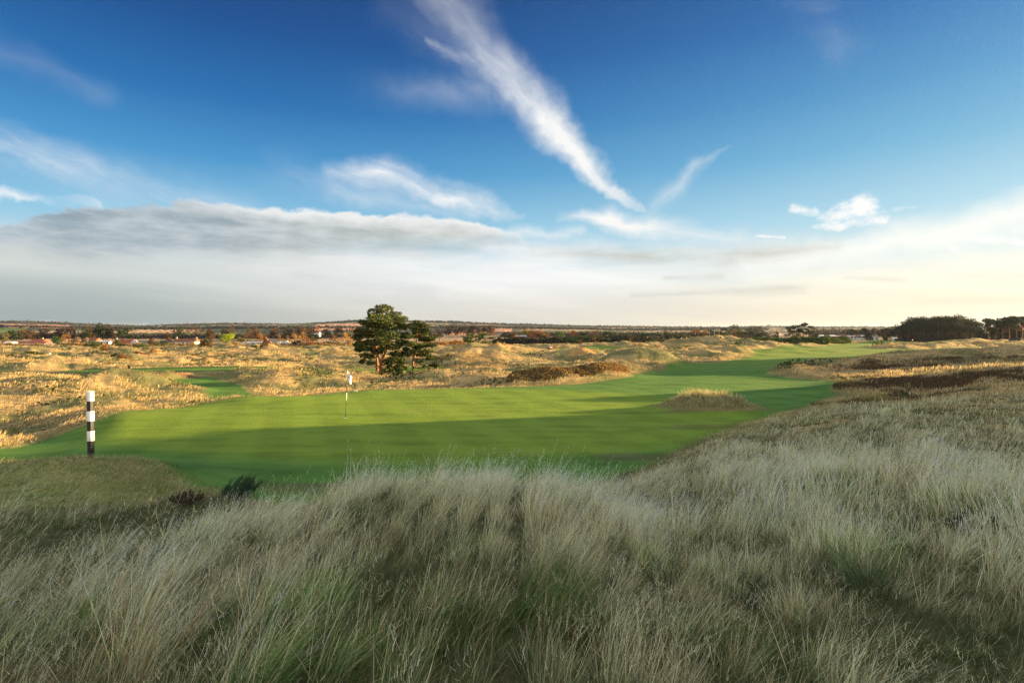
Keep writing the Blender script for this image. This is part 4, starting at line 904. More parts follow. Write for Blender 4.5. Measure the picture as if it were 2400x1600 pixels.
# kind, u, d, vtop, width px, colour, label
V_ = 'village trees behind the dunes'
LIST = [
 ('round',5,330,782,26,'olive','olive tree at the left edge above the white shed'),
 ('round',38,420,776,32,'dk','dark tree in the wood left of the chimneyed roof'),
 ('round',68,430,773,32,'brown','russet tree between dark ones above the long grey roof'),
 ('round',97,440,770,36,'dkb','dark brown tree above the chimneyed brown roof'),
 ('round',143,450,769,34,'dkb','dark brown rounded tree right of the chimneyed roof'),
 ('bare',170,455,765,15,'brown','narrow upright russet tree poking above the wood'),
 ('bare',158,345,783,26,'orange','olive orange tree behind the bright green bush'),
 ('round',138,320,788,28,'green','compact green tree at the right end of the grey roof'),
 ('round',196,455,768,22,'dk','small dark tree left of the biggest dark tree'),
 ('round',215,460,766,24,'brown','russet tree beside the biggest dark tree'),
 ('round',241,450,760,36,'dk','biggest dark tree on the village skyline'),
 ('round',263,455,764,32,'dkb','dark brown tree hugging the biggest dark tree'),
 ('round',286,450,766,36,'dk','broad dark tree above the red tiled roof'),
 ('bush',176,310,791,34,'pale','pale straw willow bush by the brown roof'),
 ('bush',198,318,792,26,'pale','smaller pale bush in front of the brown roof'),
 ('round',217,205,798,34,'green','green tree on the dunes in front of the brown roof'),
 ('bush',244,190,806,24,'orange','orange bush beside the green tree on the dunes'),
 ('bush',273,300,796,20,'green','green bush left of the red roof'),
 ('bush',286,240,805,28,'dk','dark bush below the red roof'),
 ('round',328,215,804,30,'green','round green bush below the white gable'),
 ('cone',381,220,796,34,'green','pointed green tree before the dark slate roof'),
 ('round',360,300,793,24,'brown','russet shrub right of the white gable'),
 ('round',415,460,766,26,'dk','dark tree standing at the end of the pale field'),
 ('round',396,420,779,20,'brown','low russet tree above the slate roof'),
 ('bare',445,700,761,17,'brown','small russet tree on the rise above the long roof'),
 ('bare',467,690,766,19,'brown','second russet tree on the rise above the long roof'),
 ('round',497,430,771,26,'brown','russet tree left of the bright yellow-green tree'),
 ('round',528,310,782,31,'lime','bright yellow-green rounded tree'),
 ('bush',485,315,794,46,'olive','wide olive hedge bush beside the yellow-green tree'),
 ('bare',544,690,761,13,'brown','small russet tree high above the yellow-green tree'),
 ('round',530,470,772,20,'dkb','dark brown tree behind the yellow-green tree'),
 ('round',567,330,789,19,'olive','olive tree right of the yellow-green tree'),
 ('bare',580,440,769,23,'brown','tall russet tree above the white caravans'),
 ('round',603,460,769,25,'brown','rounded russet tree behind the black gabled house'),
 ('bare',610,350,783,30,'orange','orange tree left of the black gabled house'),
 ('bush',625,300,790,17,'red','red-brown bush touching the black gabled house'),
 ('round',640,480,769,20,'brown','russet tree high behind the black gabled house'),
 ('round',676,470,768,42,'dkb','wide dark brown tree crown in the middle of the wood'),
 ('bare',664,330,786,25,'gold','golden tree right of the black gabled house'),
 ('bare',690,330,782,31,'gold','golden tree above the parked boats'),
 ('round',709,480,767,27,'brown','russet tree above the golden trees'),
 ('round',732,490,766,30,'dkb','dark tree left of the white hillside house'),
 ('bare',744,560,763,14,'red','slim red-brown tree at the white hillside house'),
 ('bare',712,345,780,22,'orange','orange tree left of the dark green pine'),
 ('pine',734,300,783,36,'dk','dark green pine among the autumn trees'),
 ('bare',726,240,791,29,'red','red-brown tree in front of the dark green pine'),
 ('bush',696,250,797,36,'dkb','dark bush below the golden trees'),
 ('round',766,600,769,19,'dkb','round tree below the pale field, left of three'),
 ('round',787,600,767,12,'dkb','small tree below the pale field, middle of three'),
 ('round',801,600,768,17,'dkb','tree below the pale field, right of three'),
 ('bare',824,560,765,22,'brown','russet tree just left of the tall lone pine'),
 ('bare',788,285,786,27,'orange','orange birch left of the golden birch by the pines'),
 ('bare',815,280,781,31,'gold','golden birch next to the tall lone pine'),
 ('bush',768,310,800,50,'dk','dark hedge bush behind the orange birch'),
 ('bush',621,210,800,28,'brown','brown scrub bush on the dune before the black gabled house'),
 ('bush',590,215,808,24,'dk','low dark bush on the dune crest before the caravans'),
 ('bush',480,200,799,32,'brown','brown scrub bush on the dune before the long roof'),
 ('bush',548,230,803,16,'gold','small golden bush before the white wall'),
 ('bush',72,118,822,62,'green','wide dark green bush sprawling on the left dunes'),
 ('bush',224,128,826,20,'dk','small dark bush on the left dunes'),
 ('bush',267,122,827,24,'dk','dark round bush beside the orange scrub on the left dunes'),
 ('bush',292,118,828,30,'orange','orange scrub bush on the left dunes'),
 ('bush',245,135,824,32,'orange','orange scrub left of the dark round bush'),
 ('bush',325,140,822,30,'red','red-brown scrub bush right of the orange scrub'),
 ('bush',360,150,824,24,'gold','golden scrub bush at the end of the scrub line'),
 ('bush',26,100,850,26,'dk','low dark bush near the left edge below the wide bush'),
 ('bush',575,95,842,20,'olive','olive bush on the dune behind the long tee'),
 # middle
 ('bare',1030,480,772,32,'dkb','dark brown tree right of the lone pines'),
 ('pine',1104,190,782,38,'green','left pine of the dark pair behind the dunes'),
 ('pine',1138,186,780,42,'green','right pine of the dark pair behind the dunes'),
 ('bare',1157,520,767,15,'red','red-brown tree right of the ploughed field'),
 ('round',1192,420,779,36,'brown','low russet tree right of the dark pine pair'),
 ('round',1222,440,774,24,'olive','olive tree left of the large russet ones'),
 ('round',1243,460,771,30,'orange','large orange tree behind the dark hedge bank'),
 ('round',1259,455,773,25,'red','large red-brown tree behind the dark hedge bank'),
 ('round',1271,400,781,22,'dk','dark green tree under the red-brown tree'),
 ('bare',1283,405,779,26,'orange','orange tree right of the dark green tree on the bank'),
 ('bush',1208,380,786,24,'gold','golden bush behind the dark hedge bank'),
 ('bush',1303,380,790,10,'gold','tiny golden bush at the end of the hedge bank'),
 ('round',1316,420,777,30,'green','green tree beyond the hedge bank end'),
 ('round',1347,430,775,24,'red','red-brown tree in the dark tree belt'),
 ('round',1370,430,778,22,'dk','dark tree in the tree belt right of the red-brown one'),
 ('round',1390,430,775,30,'brown','russet tree toward the middle of the tree belt'),
 ('round',1420,450,776,26,'dk','dark tree at the ploughed strip'),
 ('round',1440,420,779,24,'dk','dark tree left of the green field'),
 ('bush',1328,270,789,44,'dk','dark scrub pine at the left of the belt above the mower'),
 ('pine',1362,265,786,44,'green','green scrub pine above and right of the mower'),
 ('pine',1395,262,786,46,'green','spreading green scrub pine in the middle belt'),
 ('bush',1420,268,792,34,'dk','dark scrub right of the spreading scrub pine'),
 ('bush',1448,275,790,44,'dk','dark scrub bush where the belt dips'),
 ('pine',1478,278,786,36,'dk','dark scrub pine left of the open greenish bush'),
 ('pine',1515,270,783,40,'dk','dark bushy pine in the belt below the green field'),
 ('bush',1544,280,791,30,'olive','greyish olive bush below the pale vans'),
 ('bush',1578,282,789,46,'dk','dark scrub right of the olive bush'),
 ('round',1562,360,776,22,'dk','dark green tree above the pale vans'),
 ('round',1585,370,778,15,'green','small green tree right of the tall lamp posts'),
 ('bush',1604,320,781,28,'olive','olive rounded tree behind the dark scrub'),
 ('cone',1620,350,776,15,'green','pointed conifer left of the orange poplars'),
 ('round',1636,350,772,18,'orange','left half of the orange poplar block'),
 ('round',1648,350,773,18,'orange','right half of the orange poplar block'),
 ('pine',1667,355,774,28,'dk','dark pine right of the orange poplars behind the poles'),
 ('pine',1688,350,776,24,'dk','dark pine between the poles and the conifer'),
 ('cone',1705,345,770,17,'green','tall green conifer in the belt'),
 ('cone',1721,345,773,18,'orange','yellowing conifer right of the tall green one'),
 ('round',1736,345,772,24,'olive','olive tree right of the yellowing conifer'),
 ('round',1758,340,776,24,'dk','dark tree before the hill at the belt end'),
 ('bush',1780,330,780,30,'dk','dark scrub left of the utility pole'),
 ('bush',1810,320,778,26,'dk','dark scrub right of the utility pole'),
 ('bush',1626,290,789,40,'green','green scrub beneath the orange poplars'),
 ('bush',1670,285,788,44,'olive','olive scrub beneath the row of poles'),
 ('bush',1710,280,786,46,'dk','dark scrub beneath the tall conifer'),
 ('bush',1748,285,786,40,'dkb','brownish scrub near the belt end'),
 ('round',1707,900,763,44,'dkb','long flat-topped clump on the far skyline'),
 ('round',1770,880,765,32,'dkb','rounded clump on the far brown hill'),
 ('round',1752,880,767,18,'dkb','small clump left of the rounded hill clump'),
 ('pine',1858,300,765,30,'dk','left pine of the big three above the gorse bank'),
 ('pine',1883,298,758,38,'dk','tallest pine of the big three above the gorse bank'),
 ('pine',1899,302,764,22,'dk','right pine of the big three above the gorse bank'),
 ('bush',1862,290,782,40,'dkb','dark understorey bush beneath the big three pines'),
 ('bush',1912,300,782,20,'dk','dark bush left of the white caravans'),
 ('pine',1996,340,771,23,'dk','umbrella pine above the white caravans'),
 ('pine',2027,330,769,19,'dk','umbrella pine between caravans and white cottage'),
 ('bush',2034,325,779,18,'dk','dark bush below the second umbrella pine'),
 ('pine',2050,340,769,14,'dkb','slim pine beside the white cottage'),
 ('round',2070,345,769,26,'dkb','dark brown tree right of the white cottage'),
 ('round',2086,335,767,24,'dkb','dark tree at the left foot of the plantation'),
 ('bush',2076,300,786,22,'olive','olive bush in front of the plantation edge'),
]
for k in LIST:
    nm = None; cat = 'bush' if k[0] == 'bush' else 'tree'
    tree(k[0], k[1], k[2], k[3], k[4], k[5], k[6], cat, None)
# the plantation
dune_scrub()
PG = 'pines packed in the dark plantation'
tops = [(2098,768,10),(2108,760,14),(2120,754,16),(2130,749,18),(2140,744,20),(2152,742,22),(2164,746,20),(2176,744,22),(2186,743,20),(2197,742,22),(2208,746,18),(2219,741,20),(2230,739,24),(2242,742,22),(2254,743,22),(2266,746,22),(2277,748,20),(2287,754,18),(2292,761,14)]
for i, (u, vt, w) in enumerate(tops):
    lab = {0: 'short pine sloping down at the left end of the plantation', 12: 'tallest pine rising from the top of the plantation', len(tops) - 1: 'lowest pine at the right end of the plantation'}.get(i, 'tall dark pine packed in the plantation on the right')
    t = tree('tallpine', u, 300 + random.uniform(-6, 6), vt, w * 1.25, 'black', lab, 'pine tree', PG)
for i in range(58):
    u = 2102 + i * 3.25 + random.uniform(-3, 3); vt = np.interp(u, [t[0] for t in tops], [t[1] for t in tops]) + random.uniform(1, 9)
    tree('tallpine', u, 300 + random.uniform(6, 42), vt, 24, 'black', 'tall dark pine packed in the plantation on the right', 'pine tree', PG)
for i, (u, vt, w) in enumerate([(2318,747,24),(2334,752,22),(2350,746,26),(2366,748,24),(2382,742,26),(2396,743,26),(2410,742,26)]):
    tree('pine', u, 262 + (i % 3) * 7, vt, w * 1.6, 'black', ['pine with a lopsided top at the left of the right-edge group', 'lower dark pine second in the right-edge group', 'ragged pine third in the right-edge group', 'ragged pine with sky showing through near the hut', 'tall pine directly above the dark hut', 'tall pine cut by the right edge of the picture', 'tall pine cut by the right edge of the picture'][i], 'pine tree', 'right-edge pines')
for i, u in enumerate([2302, 2320, 2338, 2357, 2376, 2396]):
    tree('bush', u, 285 - i, 762 + (4 if i in (0, 5) else 0), 34, 'black', 'dark rounded thicket filling under the right-edge pines', 'bush', 'thicket under the right-edge pines')
for i in range(9):
    u = 1046 + i * 13.5
    tree('round', u, 640 + random.uniform(-15, 15), 763 + random.uniform(-1, 2.5), 19, 'dkb' if i % 3 else 'brown', 'dark tree in the row along the top of the ploughed field', 'tree', 'row above the ploughed field')
# gorse bank across the middle and along the right fairway, hedge bank
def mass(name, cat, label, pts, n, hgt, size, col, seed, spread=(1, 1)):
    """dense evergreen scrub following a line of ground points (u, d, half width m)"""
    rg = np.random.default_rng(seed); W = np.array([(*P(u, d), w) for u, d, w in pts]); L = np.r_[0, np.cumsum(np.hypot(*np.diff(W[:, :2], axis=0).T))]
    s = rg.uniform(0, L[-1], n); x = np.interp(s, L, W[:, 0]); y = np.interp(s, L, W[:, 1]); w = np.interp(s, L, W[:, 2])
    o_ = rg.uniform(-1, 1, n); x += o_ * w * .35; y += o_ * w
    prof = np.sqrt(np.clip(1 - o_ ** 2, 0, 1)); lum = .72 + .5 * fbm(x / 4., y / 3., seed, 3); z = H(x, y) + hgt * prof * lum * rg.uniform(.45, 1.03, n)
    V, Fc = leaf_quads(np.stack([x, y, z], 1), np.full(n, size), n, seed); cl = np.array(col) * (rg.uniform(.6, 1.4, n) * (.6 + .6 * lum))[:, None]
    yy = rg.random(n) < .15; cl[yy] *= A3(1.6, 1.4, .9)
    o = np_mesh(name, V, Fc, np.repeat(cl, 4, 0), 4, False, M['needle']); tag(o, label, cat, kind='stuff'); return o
mass('gorse_bank', 'gorse', 'dense green gorse bank bordering the far fairway', [(1765,232,5),(1800,226,8),(1850,222,9),(1900,218,8),(1940,222,6),(1990,232,4)], 16000, 2.5, .55, (.06, .085, .022), 31)
mass('bracken', 'bracken', 'rusty golden bracken covering the mound behind the green', [(1195,50.5,1.2),(1280,51,1.8),(1350,52.3,2.0),(1420,54,2.2),(1475,56,1.4)], 11000, .7, .15, (.22, .145, .06), 36)
mass('hedge_bank', 'hedge', 'long dark hedge bank behind the far fairway', [(1158,290,4),(1200,288,6),(1260,286,7),(1320,286,7),(1400,290,6),(1480,292,6),(1570,296,6),(1640,300,5)], 26000, 4.6, .75, (.042, .04, .026), 33)
mass('scrub_belt', 'scrub', 'rusty low scrub behind the lone pines', [(1000,300,8),(1040,296,12),(1090,300,8)], 7000, 2.2, .6, (.28, .15, .05), 35)
mass('far_wood', 'wood', 'blue-grey wood along the distant skyline', [(-60,2950,60),(300,3000,60),(600,3000,60),(900,3000,60),(1200,3000,60),(1500,3000,60),(1800,3000,60),(2100,3000,60),(2460,3000,60)], 15000, 13, 9, (.045, .05, .035), 37)
mass('far_wood', 'wood', 'grey-brown wood on the low hill behind the caravans', [(1900,690,20),(1960,700,30),(2040,690,30),(2110,680,20)], 9000, 11, 1.8, (.075, .055, .04), 38)
mass('far_wood', 'wood', 'dark wood and hedges behind the village', [(-60,640,14),(100,640,16),(250,640,14),(400,650,10),(560,640,12),(700,630,12),(860,640,12),(1030,660,10)], 24000, 6, 1.5, (.06, .05, .03), 39)
mass('far_wood', 'wood', 'dark green wood low across the middle distance', [(1180,700,14),(1320,700,16),(1500,720,14),(1640,700,14),(1800,700,10)], 15000, 7, 1.6, (.055, .05, .03), 40)
mass('far_wood', 'wood', 'wooded hedgerows on the middle hills', [(-60,1500,10),(200,1550,16),(420,1600,10),(700,1500,12),(1000,1500,14),(1400,1600,14),(1800,1500,14)], 9000, 8, 4, (.05, .05, .035), 41)
mass('plantation_undergrowth_and_shade', 'undergrowth', 'dark leaf mass standing in for the shade inside the pine plantation', [(2110,352,5),(2200,356,5),(2300,352,5)], 15000, 9.0, .9, (.016, .016, .011), 46)  # near-black leaf mass put in for the shade between the trunks
mass('plantation_undergrowth_and_shade', 'undergrowth', 'dark low undergrowth at the foot of the plantation', [(2092,292,4),(2140,290,5),(2200,296,5),(2300,290,5),(2430,280,5)], 14000, 2.4, .6, (.022, .022, .014), 42)
mass('scrub_belt', 'scrub', 'low russet scrub at the foot of the village trees', [(-40,300,6),(150,300,5),(330,290,6),(470,280,6),(640,270,6),(760,290,8),(830,300,8)], 17000, 2.3, .6, (.20, .13, .05), 43)

# the object colour tints each crown
for root, c in TREES:
    for ch in root.children: ch.color = (*c, 1)
for pl in PROTO.values():
    for p in pl:
        for ch in KIDS[p.name]: bpy.data.objects.remove(ch)
        bpy.data.objects.remove(p)

# ------------------------------------------------------------------ buildings
def house(u, d, wm, dm, wall_h, roof_h, wall, roof, label, vtop=None, name='house', cat='house', rz=0., chim=(), gable=False, windows=3, z=None, barge=False, door=True):
    x, y = P(u, d); g = h1(x, y)
    if vtop is not None: g = K(vtop, d) - wall_h - roof_h
    root = empty(name, (x, y, g), rz); tag(root, label, cat)
    MB().box((0, 0, wall_h / 2 - 1.0), (wm, dm, wall_h + 2.0)).build('wall', wall, root)
    ov = .25
    mb = MB()
    if gable:  # gable faces the viewer
        mb.prism([(-wm / 2 - ov, wall_h - .05), (wm / 2 + ov, wall_h - .05), (0, wall_h + roof_h)], -dm / 2 - .02, dm / 2 + ov)
        r = mb.build('roof', roof, root)
        MB().prism([(-wm / 2 + .1, wall_h), (wm / 2 - .1, wall_h), (0, wall_h + roof_h - .35)], -dm / 2 - .06, -dm / 2 - .02).build('gable', wall, root)
        if barge:
            t = .35
            for s in (-1, 1): MB().prism([(s * (wm / 2 + ov), wall_h - .1), (s * (wm / 2 + ov), wall_h + t), (0, wall_h + roof_h + t), (0, wall_h + roof_h - .1)], -dm / 2 - .3, -dm / 2 - .07).build('barge_board', M['white'], r)
    else:
        bm = mb.bm; y0 = dm / 2 + ov; v = [bm.verts.new(p) for p in ((-wm/2-ov, -y0, wall_h), (wm/2+ov, -y0, wall_h), (wm/2+ov, y0, wall_h), (-wm/2-ov, y0, wall_h), (-wm/2-ov, 0, wall_h+roof_h), (wm/2+ov, 0, wall_h+roof_h))]
        for f in ((0,1,5,4), (2,3,4,5), (0,4,3), (1,2,5), (3,2,1,0)): bm.faces.new([v[k] for k in f])
        r = mb.build('roof', roof, root)
    for cx in chim:
        MB().box((cx * wm, 0, wall_h + roof_h + .15), (.8, .7, 1.6), bev=.03).build('chimney', M['stone'], r)
    n = windows
    for k in range(n):
        wx = (-.5 + (k + .5) / n) * wm
        if door and k == n // 2:
            MB().box((wx, -dm / 2 - .03, .95), (.9, .08, 1.9)).build('door', M['slate'], root); continue
        w_ = MB().box((wx, -dm / 2 - .02, wall_h * .58), (1.25, .08, 1.15)).build('window', M['white'], root)
        MB().box((wx, -dm / 2 - .07, wall_h * .58), (1.0, .04, .9)).build('pane', M['glass'], w_)
    return root
MW = M['white_wall']
house(42, 300, 17, 3, 1.4, .35, M['white'], M['white'], 'long low white shed at the left edge', 810.5, 'shed', 'shed', windows=0, rz=.02)
house(70, 335, 27, 9, 1.8, .9, M['hut'], M['greymetal'], 'long dark building with a blue-grey metal roof', 805.2, 'barn', 'barn', windows=5)
house(72, 350, 22, 8, 2.4, 1.6, M['hut'], M['tile_brown'], 'low dark building with brown roof behind the metal roof', 799, 'outbuilding', 'outbuilding', windows=4)
house(94, 370, 8, 7, 3, 1.6, M['stone'], M['tile_red'], 'cottage with an orange roof and one pale chimney', 794.5, chim=(.2,), windows=3)
house(24, 330, 5, 4, 2.0, .8, MW, MW, 'small pale caravan left of the dark building', 800, 'caravan', 'caravan', windows=2)
house(217, 330, 7, 6, 2.4, 1.7, M['stone'], M['tile_brown'], 'plain brown-roofed cottage behind the pale willow', 791.5)
house(238, 320, 3.4, 2.4, 2.0, .5, MW, MW, 'white caravan left of two by the brown cottage', 798.5, 'caravan', 'caravan', windows=2)
house(251, 315, 3.4, 2.4, 2.0, .5, MW, M['greymetal'], 'white caravan right of two by the brown cottage', 799, 'caravan', 'caravan', windows=2)
house(293, 330, 10.5, 7, 2.2, 2.4, M['stone'], M['tile_red'], 'house with a bright red tiled roof', 795.2, chim=(-.47,), windows=4)
house(318, 325, 3.2, 4, 2.2, 1.2, MW, M['greymetal'], 'small white lean-to joined to the red roof', 798, 'outbuilding', 'outbuilding', windows=1, door=False)
house(337, 322, 6.2, 8, 1.6, 2.2, MW, M['slate'], 'white gabled house with dark slate roof', 797.5, gable=True, barge=True, windows=2, door=False, rz=-.5, chim=())
house(398, 335, 8.5, 7, 2.0, 1.8, MW, M['slate'], 'white house with a dark slate roof behind the pointed tree', 797.5, windows=3)
house(437, 330, 12.5, 7, 2.0, 1.9, MW, M['tile_brown'], 'long white house with brown roof and a chimney at each end', 793.5, chim=(-.46, .46), windows=5)
house(461, 300, 13, .3, 1.0, .1, M['white'], M['white'], 'low white boundary wall before the long brown-roofed house', 806.2, 'boundary_wall', 'wall', windows=0)
house(558, 310, 9, 2.6, 1.6, .3, M['greymetal'], MW, 'pale blue static caravan right of the yellow-green tree', 804.5, 'caravan', 'caravan', windows=3)
for k, (u, vt, w, lab) in enumerate([(580, 802, 3.4, 'white caravan, first in the row left of the black gabled house'), (590, 801, 4.0, 'white caravan with arched roof in the row'), (603, 800.5, 4.2, 'white caravan nearest the black gabled house')]):
    house(u, 300, w, 2.6, 2.0, .5, MW, MW, lab, vt, 'caravan', 'caravan', windows=2)
house(632, 315, 6.5, 9, 2.2, 2.8, M['hut'], M['slate'], 'black house with white barge boards on its gable', 793, gable=True, barge=True, windows=2, door=False)
house(743, 560, 6, 5, 2.6, 1.4, MW, M['slate'], 'white two-storey house alone on the hillside', 775, windows=3)
house(668, 2700, 16, 9, 5, 3, MW, M['slate'], 'tiny white farmhouse on the skyline', 759, windows=3)
# boats and cars laid up by the houses
def boat(u, d, vt, L, label, hull):
    x, y = P(u, d); z = K(vt, d) - 1.3; root = empty('boat', (x, y, z), random.uniform(-.3, .3)); tag(root, label, 'boat')
    mb = MB(); bm = mb.bm; ring = [(-L/2, .7, .0), (-L/2, .8, .9), (L*.2, .85, .95), (L/2, 0, 1.15), (L*.35, .3, .2)]
    pr = [(-L/2, -.8), (L*.2, -.85), (L/2, 0), (L*.2, .85), (-L/2, .8)]
    a = [bm.verts.new((px, py, 1.0 + (.15 if px > L*.4 else 0))) for px, py in pr]; b = [bm.verts.new((px * .85, py * .45, .2)) for px, py in pr]
    bm.faces.new(a); bm.faces.new(b[::-1])
    for k in range(5): bm.faces.new((a[k], b[k], b[(k+1) % 5], a[(k+1) % 5]))
    mb.build('hull', hull, root); MB().box((-L*.1, 0, 1.25), (L*.4, 1.0, .5), bev=.1).build('cabin', MW, root)
    t = MB().box((0, 0, .1), (L*.7, .9, .12)); t.cyl((-.2, -.7, .0), (-.2, .7, .0), .25, .25, 10); t.box((0, 0, -1.2), (.3, .3, 2.4)); t.build('trailer', M['rubber'], root)
boat(655, 300, 802.5, 4.6, 'white boat on a trailer, left of three', MW); boat(665, 298, 801.5, 4.2, 'blue-white boat on a trailer, middle of three', M['greymetal']); boat(673, 302, 799.5, 3.6, 'white boat with its bow raised, right of three', MW)
# right-hand caravan row and white cottage
cw = [(1924,'leftmost'),(1936,'second'),(1949,'third'),(1962,'fourth'),(1974,'fifth'),(1995,'sixth'),(2007,'seventh'),(2019,'rightmost')]
for k, (u, nm) in enumerate(cw):
    house(u, 345, 2.6 if k != 5 else 4, 5, 1.3, .7, MW, [MW, M['tile_brown'], MW, M['stone'], M['tile_brown'], MW, M['tile_red'], MW][k], f'white park home, {nm} in the row beyond the gorse bank', 784.6 + (.6 if k % 2 else 0), 'park_home', 'park home', windows=2, door=False)
house(2044, 335, 4.6, 5, 1.6, 1.1, MW, M['tile_red'], 'low white cottage with reddish roof left of the plantation', 786.5, gable=True, windows=2, door=False)
house(2051, 345, 1.7, 2, 4.6, 1.2, MW, MW, 'white tower-like building behind the low white cottage', 782, 'tower', 'tower', gable=True, windows=1, door=False)
house(2097, 290, 1.6, 2, 1.0, .5, MW, MW, 'tiny white shed at the left foot of the plantation', 791, 'shed', 'shed', gable=True, windows=1, door=False)
# dark hut at right edge
house(2383, 215, 3.4, 3.2, 1.5, 1.5, M['hut'], M['hut'], 'dark timber hut with pitched roof by the right-edge pines', 790.5, 'hut', 'hut', gable=True, windows=1, door=True, rz=.3)
# low buildings in the middle belt
house(1221, 400, 7, 4, 1.6, .9, M['hut'], M['greymetal'], 'low grey-roofed shed behind the hedge bank', 785.5, 'shed', 'shed', windows=2)
for k, (u, w) in enumerate([(1424, 2.4), (1543, 3.6), (1583, 3.0), (1616, 2.4)]):
    house(u, 330, w, 2.2, 1.5, .4, MW, M['greymetal'], ['small white van glimpsed through the dark scrub', 'pale van, widest glimpsed below the green field', 'pale van beside the olive rounded tree', 'pale van left of the orange poplars'][k], 790.5 + k * .3, 'parked_van', 'van', windows=2, door=False)
# poles
def upole(u, d, vt, label, r=.14, cross=True, g=None, mat='pole'):
    x, y = P(u, d); z = h1(x, y); top = K(vt, d); root = empty('utility_pole', (x, y, z)); tag(root, label, 'pole', g)
    MB().cyl((0, 0, -1), (0, 0, top - z), r, r * .7, 8).build('shaft', M[mat], root)
    if cross:
        MB().box((0, 0, top - z - .25), (2.2, .18, .18)).build('crossarm', M[mat], root)
        for s in (-.9, 0, .9): MB().cyl((s, 0, top - z - .16), (s, 0, top - z + .22), .06, .05, 6).build('insulator', M['white'], root)
upole(1804, 318, 760.5, 'utility pole with a crossarm against the pale sky', .17)
for u, vt, d, lab in ((1553, 775, 330, 'tall pale lamp post above the pale vans'), (1616, 776, 330, 'pale pole left of the orange poplars'), (1629, 775, 332, 'thin pale pole at the orange poplars'), (1663, 773, 330, 'pale pole, first right of the orange poplars'), (1674, 776, 334, 'pale pole, second right of the orange poplars'), (1685.5, 773, 330, 'pale pole, third right of the orange poplars')):
    upole(u, d, vt, lab, .16, cross=False, g='poles along the belt')

